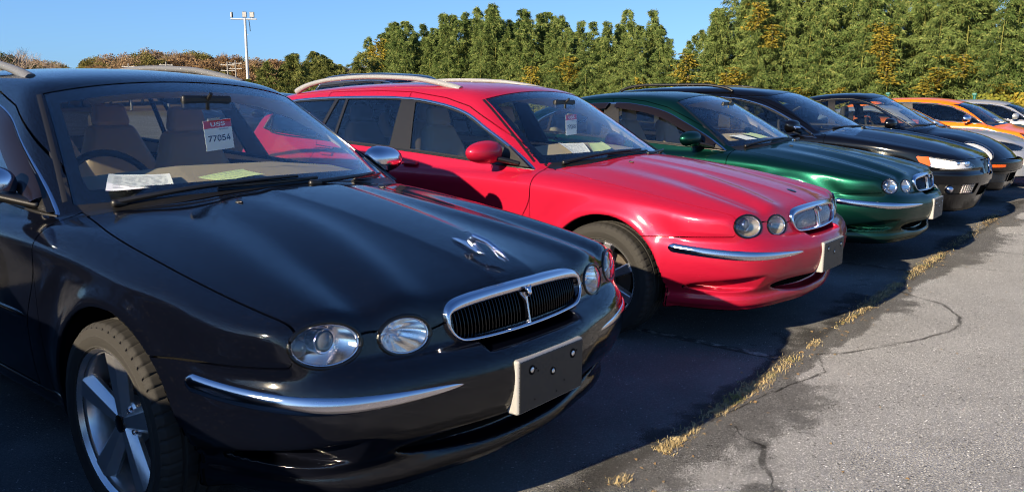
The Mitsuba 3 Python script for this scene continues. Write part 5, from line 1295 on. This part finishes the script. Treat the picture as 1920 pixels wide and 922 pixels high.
SKYLINE = [(600, 120), (690, 62), (730, 36), (770, 42), (800, 48), (860, 14), (910, 6), (960, 10), (1000, 22), (1040, 12), (1090, 40), (1130, 34), (1160, 18), (1200, 2), (1235, 30), (1258, 78), (1285, 66), (1312, 0), (1360, -40), (1600, -70), (2100, -90)]
SX, SY = zip(*SKYLINE)
r2 = np.random.default_rng(11)
nb = 0
for row, (yy, step) in enumerate(((35.4, .92), (36.6, .9), (37.8, .86), (39.0, .95), (40.2, 1.05))):
    for x in np.arange(-41 - row * .6, 5.5, step):
        px, py = x + r2.normal(0, .32), yy + r2.normal(0, .55)
        H = height_at(px, py, np.interp(col_of(px, py), SX, SY)) * r2.uniform(.80, 1.04) * (1.0 if row < 3 else .95)
        if nb >= 296: break
        plant('bamboo', f'proto_bamboo_{r2.integers(5)}', px, py, 0, r2.uniform(0, 360), [H / 8 * .95, H / 8 * .95, H / 8], 'tall green bamboo in the grove', 'bamboo', 'bamboos of the grove'); nb += 1
# yellow climbers and undergrowth at the edge of the grove
def vine(seed, H):
    rnd = np.random.default_rng(seed); n = 420
    z = rnd.random(n) * H; a = rnd.uniform(0, 2 * PI, n); rad = (.15 + .5 * np.abs(np.sin(z * 2.1 + seed)) * np.abs(np.sin(z * 5.3))) * np.sqrt(rnd.random(n))
    P = np.stack([rad * np.cos(a) * (1.3 + .5 * np.sin(z * 3 + seed)) + .25 * np.sin(z * 1.7 + seed), rad * np.sin(a), z], 1)
    stem = tube(np.stack([.15 * np.sin(np.linspace(0, H, 12)), np.zeros(12), np.linspace(0, H, 12)], 1), .015, 5)
    return stem, leaves(P, np.stack([np.cos(a), np.sin(a), -.6 + 0 * a], 1) + rnd.normal(0, .4, (n, 3)), rnd.uniform(.10, .20, n), rnd.uniform(.10, .18, n), rnd)
for i in range(3):
    s, (V, F_) = vine(60 + i, 3.0); group(f'proto_vine_{i}', [('stem', shp(s, 60), 'bark'), ('foliage', raw(V, F_), 'leaf_yellow')])
def at_col(px, y):             # the point of the line y = const that the photograph shows in this column
    d = _f + _r * (px - 960) / FPX + _u * (461 - 192) / FPX; t = (y - CAM[1]) / d[1]; return CAM[0] + d[0] * t, y
for px, ylo, yhi in ((706, 115, 90), (716, 95, 78), (995, 150, 125), (1068, 125, 108), (1062, 145, 130), (1195, 165, 145), (1278, 120, 100), (1290, 160, 140), (1322, 175, 150), (1358, 160, 135), (1372, 140, 125), (1575, 180, 160), (1640, 60, 42), (1652, 92, 68), (1660, 130, 108), (1740, 150, 132), (1752, 135, 122), (1795, 115, 98), (1500, 176, 160), (1440, 60, 48), (1408, 24, 8), (1880, 170, 150)):
    x, y = at_col(px, 34.6); z1, z0 = height_at(x, y, yhi), max(0, height_at(x, y, ylo) - .3)
    plant('yellow_climber', f'proto_vine_{r2.integers(3)}', x, y, z0 * .9, r2.uniform(0, 360), [.9, .9, max(.2, (z1 - z0 * .9) / 3.0)], 'yellow autumn climber on the bamboo grove', 'climber', 'yellow climbers on the grove')
for i in range(3):
    s, (V, F_) = blob_tree(80 + i, 1.6, 1.0, 1500, .15, .12); group(f'proto_bush_{i}', [('stem', shp(s, 60), 'bark'), ('foliage', raw(V, F_), ('leaf_shrub', 'leaf_lime', 'leaf_yellow')[i])])
for px in np.arange(930, 2040, 26):
    x, y = at_col(px + r2.normal(0, 8), 33.9 + r2.normal(0, .3)); yel = px > 1780 and r2.random() < .7
    k = 2 if yel else (1 if r2.random() < .45 else 0); s = r2.uniform(.55, .95) * (1.35 if px > 1830 else 1)
    plant('undergrowth_bush', f'proto_bush_{k}', x, y, 0, r2.uniform(0, 360), s, ('green leafy bush', 'lime green leafy bush', 'yellow leafy bush')[k] + ' at the foot of the grove', 'bush', ('green', 'lime', 'yellow')[k] + ' bushes at the foot of the grove')
# loose green shrubs left of the grove
for i in range(3):
    s, (V, F_) = bamboo(90 + i, 4.2, .12); group(f'proto_young_bamboo_{i}', [('culm', shp(s, 60), 'culm'), ('foliage', raw(V, F_), 'leaf_shrub')])
for px, top in ((486, 140), (505, 118), (524, 128), (545, 100), (562, 104), (578, 98), (596, 104), (612, 112), (630, 112), (648, 122), (664, 132), (676, 100), (690, 110), (536, 135), (585, 125), (620, 132), (470, 150)):
    d = _f + _r * (px - 960) / FPX + _u * (461 - 192) / FPX; t = r2.uniform(43, 50); x, y = CAM[0] + d[0] * t, CAM[1] + d[1] * t
    plant('young_bamboo', f'proto_young_bamboo_{r2.integers(3)}', x, y, 0, r2.uniform(0, 360), [height_at(x, y, top) / 4.2 * 1.15] * 2 + [height_at(x, y, top) / 4.2], 'loose light green young bamboo', 'bamboo', 'young bamboos left of the grove')

# ------------------------------------------------------------------ wooded hill at the back left
def polar(px, t):
    d = _f + _r * (px - 960) / FPX + _u * (461 - 192) / FPX; d = d / np.hypot(d[0], d[1]); return CAM[0] + d[0] * t, CAM[1] + d[1] * t
pxs = np.linspace(-500, 1000, 60); ts = np.linspace(75, 320, 24)
V = []
for t in ts:
    for p in pxs:
        x, y = polar(p, t); ridge = np.interp(p, [-500, 0, 100, 160, 290, 480, 700, 1000], [4, 4, 2.5, 2.5, 6.0, 4.6, 4.5, 4.5])
        V.append((x, y, -.02 + ridge * sstep(95, 175, t) - 3 * sstep(200, 320, t)))
V = np.array(V); i = np.arange(23)[:, None]; j = np.arange(59)[None]
A, B, Cc, Dd = (i * 60 + j).ravel(), (i * 60 + j + 1).ravel(), ((i + 1) * 60 + j + 1).ravel(), ((i + 1) * 60 + j).ravel()
mat('hill_soil', {'type': 'diffuse', 'reflectance': rgb(.10, .07, .04)})
put('hill', shp(tm(V, np.vstack([np.stack([A, Cc, B], 1), np.stack([A, Dd, Cc], 1)])), True), None, 'hill_soil'); tag('hill', 'low wooded hill behind the yard', kind='structure')
KIND = [('leaf_rust', 'rust brown autumn tree'), ('leaf_tan', 'pale brown autumn tree'), ('leaf_olive', 'olive green autumn tree'), ('leaf_dark', 'dark evergreen tree')]
for k, (b, _) in enumerate(KIND):
    for q in range(2):
        s, (V, F_) = blob_tree(100 + 10 * k + q, 8, 3.4, 3600 if k != 1 else 2400, .36); group(f'proto_tree_{k}_{q}', [('trunk', shp(s, 60), 'bark'), ('crown', raw(V, F_), b)])
def ground_z(px, t): return np.interp(px, [-500, 0, 100, 160, 290, 480, 700, 1000], [4, 4, 2.5, 2.5, 6.0, 4.6, 4.5, 4.5]) * sstep(95, 175, t)
TOPL = [(-80, 95), (0, 98), (40, 108), (80, 112), (130, 122), (142, 128), (160, 112), (185, 104), (210, 100), (240, 97), (290, 92), (330, 98), (380, 96), (430, 103), (480, 108), (560, 112), (620, 118), (720, 125), (800, 130)]
TX, TY = zip(*TOPL)
nt = 0
for t, step, lo in ((112, 30, 26), (132, 25, 12), (152, 22, 0)):
    for px in np.arange(-90, 760, step):
        p = px + r2.normal(0, 5); x, y = polar(p, t + r2.normal(0, 3)); z0 = ground_z(p, t)
        top = np.interp(p, TX, TY) + lo + r2.uniform(-2, 6); H = max(2.5, height_at(x, y, top) - z0)
        u = r2.random()
        k = 3 if p < 60 and u < .6 else 2 if (140 < p < 200 and u < .8) or u < .22 else 0 if p > 290 and u < .75 else 1 if u < .8 else 0
        s = H / 8
        plant(('rust_tree', 'brown_tree', 'olive_tree', 'evergreen_tree')[k], f'proto_tree_{k}_{r2.integers(2)}', x, y, z0 - .3, r2.uniform(0, 360), [max(s, .7) * r2.uniform(.85, 1.1)] * 2 + [s], KIND[k][1] + ' on the hill', 'tree', KIND[k][1] + 's on the hill'); nt += 1
for q in range(2):
    group(f'proto_bare_{q}', [('branches', shp(bare_tree(150 + q, 8), 60), 'pale_wood')])
for px, t, top in ((6, 92, 70), (28, 96, 78), (-15, 94, 76), (48, 100, 88), (112, 118, 106), (128, 120, 108), (345, 150, 90), (362, 150, 91), (415, 152, 93), (436, 152, 98), (312, 150, 92)):
    x, y = polar(px, t); z0 = ground_z(px, t)
    plant('bare_tree', f'proto_bare_{r2.integers(2)}', x, y, z0 - .2, r2.uniform(0, 360), (height_at(x, y, top) - z0) / 7.4, 'leafless grey tree on the skyline', 'tree', 'leafless trees on the hill')

# ------------------------------------------------------------------ lamp mast, utility poles, fence posts
mat('galvanised', prin((.40, .41, .42), .5, .3)); mat('concrete_pole', {'type': 'diffuse', 'reflectance': rgb(.20, .195, .19)}); mat('lamp_body', plastic((.22, .22, .23), .2)); mat('teal_paint', plastic((.02, .22, .20), .2)); mat('lamp_glass', plastic((.6, .6, .6), .08))
x, y = polar(467, 70); Hm = height_at(x, y, 44)
k = 'light_mast'
put(k + '__pole', shp(tube([(x, y, 0), (x, y, Hm * .5), (x, y, Hm)], [.15, .12, .095], 14), 60), None, 'galvanised')
rr_ = np.array([_r[0], _r[1], 0]); rr_ /= np.linalg.norm(rr_); ff = np.array([_f[0], _f[1], 0]); ff /= np.linalg.norm(ff); c = np.array([x, y, Hm - .05])
put(k + '__crossarm', shp(tube([c - rr_ * 1.15, c + rr_ * .95], .05, 8), 60), None, 'galvanised')
for nm, off, w, hh, ang in (('floodlight', -1.05, .16, .42, -25), ('floodlight', -.02, .34, .46, 10), ('floodlight', .58, .36, .44, 5)):
    kk = fresh(f'{k}__{nm}'); labels[kk] = {}
    p0 = c + rr_ * off
    R_ = rotm([0, 0, 1], math.degrees(math.atan2(-ff[1], -ff[0])) + ang)
    for n_, m_, b_ in (('housing', rbox((0, 0, 0), (.16, w, hh), .03), 'lamp_body'), ('glass', rbox((.085, 0, 0), (.02, w * .84, hh * .84), .008), 'lamp_glass'), ('bracket', tube([(0, 0, -hh / 2), (0, 0, -hh / 2 - .12)], .03, 8), 'galvanised')):
        m_.apply_transform(R_); m_.apply_translation(p0 + [0, 0, hh / 2 + .12]); put(f'{kk}__{n_}', shp(m_, 40), None, b_)
    del labels[kk]
put(k + '__cable', shp(tube(spline_path([c + rr_ * .3, c + rr_ * .36 - [0, 0, .5], c + rr_ * .38 - [0, 0, .95]], 8), .03, 6), 60), None, 'black_plastic')
put(k + '__step_bolt', shp(tube([c + rr_ * .0 - [0, 0, 1.2], c + rr_ * .22 - [0, 0, 1.2]], .02, 6), 60), None, 'galvanised')
tag(k, 'tall grey floodlight mast with three lamps on a crossarm', 'light mast')
ends = []
for px, t, top, dsc in ((246, 100, 126, 'leftmost of the distant poles'), (316, 98, 123, 'second of the distant poles from the left'), (430, 95, 122, 'distant pole with two crossarms just left of the mast'), (445, 99, 119, 'distant plain pole beside the light mast')):
    x, y = polar(px, t); H = height_at(x, y, top); kk = fresh('utility_pole')
    put(kk + '__pole', shp(tube([(x, y, 0), (x, y, H)], [.13, .075], 8), 60), None, 'concrete_pole')
    labels[kk] = {}
    for dz in (.35, .95):
        put(fresh(kk + '__crossarm'), shp(tube([np.array([x, y, H - dz]) - rr_ * .75, np.array([x, y, H - dz]) + rr_ * .75], .035, 6), 60), None, 'galvanised')
        for o in (-.6, 0, .6): put(fresh(kk + '__insulator'), shp(tube([np.array([x, y, H - dz]) + rr_ * o, np.array([x, y, H - dz + .18]) + rr_ * o], .035, 6), 60), None, 'concrete_pole')
    tag(kk, 'thin concrete utility pole, ' + dsc, 'pole'); ends.append(np.array([x, y, H - .13]))
for a, b, n_ in ((ends[0], ends[1], 'between the two left poles'), (ends[1], ends[2], 'from the second pole to the pole by the mast'), (ends[2], ends[3], 'between the two poles by the mast')):
    u = np.linspace(0, 1, 16)[:, None]; w = a * (1 - u) + b * u; w[:, 2] -= (.6 * np.linalg.norm(a - b) / 20 * 4 * u * (1 - u))[:, 0]
    kk = put('power_line', shp(tube(w, .02, 5), 60), None, 'black_plastic'); tag(kk, 'thin dark cable strung ' + n_, 'cable')
for px, d_ in ((1664, 'left of the two in front of the grove'), (1826, 'right of the two in front of the grove')):
    x, y = at_col(px, 32.5); h_ = height_at(x, y, 172)
    kk = fresh('fence_post'); put(kk + '__post', shp(tube([(x, y, 0), (x, y, h_)], .05, 10), 60), None, 'teal_paint'); put(kk + '__cap', shp(rbox((x, y, h_ + .02), (.16, .16, .10), .03), 40), None, 'teal_paint'); tag(kk, 'teal fence post with a square cap, ' + d_, 'post')
# ------------------------------------------------------------------ the cars
mat('tyre', prin({'type': 'rgb', 'value': [.020, .0195, .0185]}, .75, 0, .3)); mat('grille_black', plastic((.010, .010, .010), .1))
mat('lens_old', {'type': 'roughplastic', 'diffuse_reflectance': rgb(.20, .17, .13), 'alpha': .06})
mat('reflector_dull', prin((.42, .38, .31), .35, .7))
fine = .010
kb = shared_car('black_estate_car', 'paint_black', 0, 0, 0, True, fine, 'star', dict(visor=1, ornament=1), dict(turn_lens='bulb_lens', mirror_paint='chrome', rail='rail_dark'), 'black estate car in the foreground with chrome grille and leaping cat ornament', group=None)
kr = shared_car('red_estate_car', 'paint_red', .0164, 2.6445, -.0044, True, fine, 'seven', dict(badge=1, fold=1), dict(glass_rear='glass_dark', grille_bar='satin_alu', reflector='reflector_dull'), 'red estate car with silver roof rails and dark rear windows')
kg = shared_car('green_saloon_car', 'paint_green', .0134, 5.3207, .0079, False, .017, 'seven', dict(visor=1, grille='mesh', fold=1), dict(), 'dark green saloon car with chrome grille beside the red estate')
other_last = other_car('dark_estate_car', ESTATE2, 'paint_blackgrey', -.02, 7.98, 0, 'black estate car with orange cornered headlamps and black roof rails beside the green saloon', roles={'lining': 'grey_plastic', 'reflector': 'lens_bright'}, h=.02)
def radial(F, ths, zs, inset=0.0):
    n = len(ths); lo, hi = np.full(n, .2), np.full(n, 1.4); at = lambda t: np.stack([.1 + t * np.cos(ths), -t * np.sin(ths), zs], 1)
    for _ in range(28):
        mid = (lo + hi) / 2; v = F(at(mid)) < 0; lo, hi = np.where(v, mid, lo), np.where(v, hi, mid)
    return at(lo - inset)
def estate_details(key, M, F):
    for s in (1, -1):
        f = (lambda m: m) if s > 0 else mirror
        k = fresh(f'{key}__fog_grille'); labels[k] = {}
        for z in (.395, .415, .435, .455, .475): put(fresh(f'{k}__bar'), shp(f(tube(radial(F, np.linspace(.50, .74, 8), np.full(8, z), .012), .004, 5))), M, 'satin_alu')
        for t in np.linspace(.52, .72, 6): put(fresh(f'{k}__bar'), shp(f(tube(radial(F, np.full(5, t), np.linspace(.385, .482, 5), .012), .0035, 5))), M, 'satin_alu')
        del labels[k]
        c = radial(F, np.array([.86]), np.array([.432]))[0]
        m = revolve([(0, .030), (.02, .027), (.036, .016), (.044, 0), (.046, -.03)], 24, 'x'); m.apply_transform(rotm([0, 0, 1], -40)); m.apply_translation(c - [.02, 0, 0]); put(f'{key}__fog_lamp' if s > 0 else fresh(f'{key}__fog_lamp'), shp(f(m), 50), M, 'chrome')
        for t, z, r in ((.66, .685, .050), (.78, .69, .034)):
            q = radial(F, np.array([t]), np.array([z]))[0]; b = trimesh.creation.icosphere(2, radius=r); b.apply_translation(q + np.array([-.045, .03, 0])); put(fresh(f'{key}__headlight__bulb_housing'), shp(f(b), True), M, 'reflector')
    z = np.linspace(.57, .71, 12); put(f'{key}__grille_bar', shp(tube(radial(F, np.linspace(.14, -.14, 12), z, .004), .010, 6), 50), M, 'chrome')
    w = np.linspace(0, 2 * PI, 25)[:-1]; put(f'{key}__grille_badge', shp(tube(radial(F, .055 * np.cos(w), .64 + .048 * np.sin(w), -.004), .007, 6, closed=True), 50), M, 'chrome')
    rail = []
    for s in (-1, 1):
        P = spline_path([(-1.75, .56, 1.425), (-1.85, .555, 1.465), (-2.2, .55, 1.505), (-2.9, .55, 1.505), (-3.2, .55, 1.475), (-3.32, .55, 1.43)], 40) * [1, s, 1]
        put(fresh(f'{key}__roof_rail'), shp(tube(P, .018, 8), 50), M, 'black_plastic')
estate_details(*other_last)
other_car('rounded_car', BUBBLE, 'paint_blackgrey', .03, 10.6, 0, 'small rounded black car with oval headlamps beside the black estate', roles={'trim': 'black_plastic', 'lining': 'grey_plastic', 'reflector': 'lens_bright'}, h=.02)
other_car('silver_coupe', COUPE, 'paint_silver', 0, 13.3, 0, 'low silver coupe with dark wedge headlamps, half hidden by the rounded black car', roles={'reflector': 'black_gloss'})
other_car('orange_car', COMPACT, 'paint_orange', 0, 16, 0, 'bright orange compact car near the right edge', roles={'mirror_paint': 'chrome', 'pillar': 'grey_plastic'})
other_car('grey_car', COUPE, 'paint_grey', -.05, 18.7, 0, 'dark grey car just beyond the orange car', h=.03)
other_car('pale_car', COMPACT, 'paint_silver', .1, 21.4, 0, 'silver grey car at the far end of the row', h=.03)
other_car('parked_suv', SUV, 'paint_grey', -5.6, 7.3, 0, 'tall grey car with roof rails parked behind the red estate', h=.03)
other_car('back_row_car', COMPACT, 'paint_blackgrey', -10.0, 7.6, 0, 'dark car in the row behind, seen over the black estate', h=.03)
other_car('neighbour_car', ESTATE2, 'paint_grey', 0, -2.75, 0, 'grey estate car on the near side of the black estate, shading its wheel', h=.03)

# ------------------------------------------------------------------ cards and papers in the cars
mat('paper', {'type': 'diffuse', 'reflectance': rgb(.78, .80, .80)}); mat('paper_green', {'type': 'diffuse', 'reflectance': rgb(.62, .74, .36)}); mat('card_red', {'type': 'diffuse', 'reflectance': rgb(.62, .05, .06)}); mat('ink', {'type': 'diffuse', 'reflectance': rgb(.03, .03, .05)}); mat('print_grey', {'type': 'diffuse', 'reflectance': rgb(.38, .42, .46)})
def placed(m, o, ex, ey):
    """a mesh in the xy plane -> origin o, axes ex, ey (unit), its +z towards ex x ey"""
    R = np.stack([ex, ey, np.cross(ex, ey)], 1); m = m.copy(); m.vertices = m.vertices @ R.T + o; return m
def text_fit(s, w, h, x, y, z=.0012):
    m = meshkit.text_mesh(s, h, .0006, True); b = m.bounds; sc = w / (b[1, 0] - b[0, 0]); m.vertices[:, 0] = (m.vertices[:, 0] - b[0, 0]) * sc + x; m.vertices[:, 1] += y; m.vertices[:, 2] += z; return m
def sale_card(key, tl, tr, bl, label):
    tl, tr, bl = [np.array(q, float) for q in (tl, tr, bl)]
    ex = tr - tl; W = np.linalg.norm(ex); ex /= W; ey = tl - bl; ey -= ex * (ey @ ex); Hh = np.linalg.norm(ey); ey /= Hh
    o = tl - ey * Hh
    key = fresh(key)
    def add(n, m, b): put(f'{key}__{n}', shp(placed(m, o, ex, ey), False), None, b)
    add('sheet', box((W / 2, Hh / 2, 0), (W, Hh, .0012)), 'paper')
    add('heading', box((W / 2, Hh * .865, .0008), (W * .985, Hh * .255, .0006)), 'card_red')
    add('heading_text', text_fit('USS', W * .52, Hh * .13, W * .25, Hh * .80), 'paper')
    add('number', text_fit('77054' if 'black' in label else '77058', W * .80, Hh * .19, W * .11, Hh * .30, .0008), 'ink')
    add('small_print', box((W * .70, Hh * .68, .0008), (W * .36, Hh * .035, .0006)), 'print_grey')
    add('clip', box((W * .40, Hh * 1.03, .0), (W * .42, Hh * .07, .003)), 'pale_plastic')
    tag(key, label, 'card')
sale_card('sale_card', (-.74, -.1165, 1.1867), (-.74, .0107, 1.1983), (-.74, -.0983, 1.0641), 'red and white sale card with number in the windscreen of the black estate')
sale_card('sale_card', (-.7436, 2.4698, 1.1931), (-.7436, 2.5936, 1.1992), (-.7436, 2.4800, 1.0603), 'red and white sale card in the windscreen of the red estate')
def sheet_of(key, quad, label, bsdf, rows=0, curl=.012, off=(0, 0, 0)):
    q = np.array(quad, float) + off; n = 10
    u, v = np.meshgrid(np.linspace(0, 1, n), np.linspace(0, 1, n), indexing='ij')
    at = lambda u, v: (q[0] * ((1 - u) * (1 - v))[..., None] + q[1] * (u * (1 - v))[..., None] + q[2] * (u * v)[..., None] + q[3] * ((1 - u) * v)[..., None]) + np.array([0, 0, 1.0]) * (curl * (np.clip(u - .85, 0, 1) * 3 + np.clip(.15 - u, 0, 1) * 4 + .4 * np.sin(3 * v)))[..., None]
    V = at(u, v).reshape(-1, 3); i = np.arange(n - 1)[:, None]; j = np.arange(n - 1)[None]
    A, B, Cc, Dd = (i * n + j).ravel(), (i * n + j + 1).ravel(), ((i + 1) * n + j + 1).ravel(), ((i + 1) * n + j).ravel()
    key = fresh(key); put(key + '__page' if rows else key, shp(tm(V, np.vstack([np.stack([A, B, Cc], 1), np.stack([A, Cc, Dd], 1)])), True), None, bsdf)
    if rows:
        P, Fq = [], []
        rr = np.random.default_rng(5)
        for k in range(rows):
            v0 = .12 + .76 * k / rows
            u0 = .08
            while u0 < .9:
                w = rr.uniform(.04, .2); u1 = min(.92, u0 + w)
                c = at(np.array([u0, u1, u1, u0]), np.array([v0, v0, v0 + .018, v0 + .018])) + [0, 0, .0012]
                b = len(P) * 4; P.append(c); Fq += [(b, b + 1, b + 2), (b, b + 2, b + 3)]; u0 = u1 + rr.uniform(.02, .08)
        put(key + '__print', raw(np.vstack(P), Fq), None, 'print_grey'); labels[key + '__print'] = {'kind': 'stuff'}
    tag(key, label, 'paper')
dz = lambda *q: [(x, y, .962 + .125 * (-.45 - x)) for x, y in q]
sheet_of('inspection_sheet', dz((-.455, -.655), (-.475, -.40), (-.66, -.315), (-.72, -.52)), 'white printed inspection sheet on the dashboard of the black estate', 'paper', 9, .008)
sheet_of('note_sheet', dz((-.56, -.255), (-.47, -.19), (-.535, .03), (-.65, .0)), 'pale green note on the dashboard of the black estate', 'paper_green', 6, .006)
sheet_of('inspection_sheet', dz((-.47, -.50), (-.46, -.32), (-.76, .04), (-.81, -.19)), 'white printed sheet on the dashboard of the red estate', 'paper', 7, .008, off=(.016, 2.6445, 0))
sheet_of('note_sheet', dz((-.47, -.28), (-.54, .05), (-.76, .27), (-.75, .08)), 'pale green note on the dashboard of the red estate', 'paper_green', 0, .008, off=(.016, 2.6445, 0))
sheet_of('inspection_sheet', dz((-.48, -.55), (-.47, -.30), (-.70, -.16), (-.72, -.42)), 'white sheet on the dashboard of the green saloon', 'paper', 0, .008, off=(.013, 5.3207, 0))
sheet_of('note_sheet', dz((-.50, -.20), (-.54, .10), (-.76, .22), (-.74, -.05)), 'pale green note on the dashboard of the green saloon', 'paper_green', 0, .008, off=(.013, 5.3207, 0))
# inspection sticker behind the top of the windscreen
tl, tr, bl = np.array([-.945, -.085, 1.2905]), np.array([-.95, -.02, 1.293]), np.array([-.905, -.088, 1.270])
ex = (tr - tl) / np.linalg.norm(tr - tl); ey = tl - bl; ey -= ex * (ey @ ex); Hs = np.linalg.norm(ey); ey /= Hs; W = np.linalg.norm(tr - tl)
put('inspection_sticker__label', shp(placed(box((W / 2, Hs / 2, 0), (W, Hs, .001)), tl - ey * Hs, ex, ey), False), None, 'paper'); put('inspection_sticker__figure', shp(placed(text_fit('6', W * .22, Hs * .6, W * .42, Hs * .2, .001), tl - ey * Hs, ex, ey), False), None, 'ink')
tag('inspection_sticker', 'small white sticker with a figure 6 at the top of the windscreen', 'sticker')
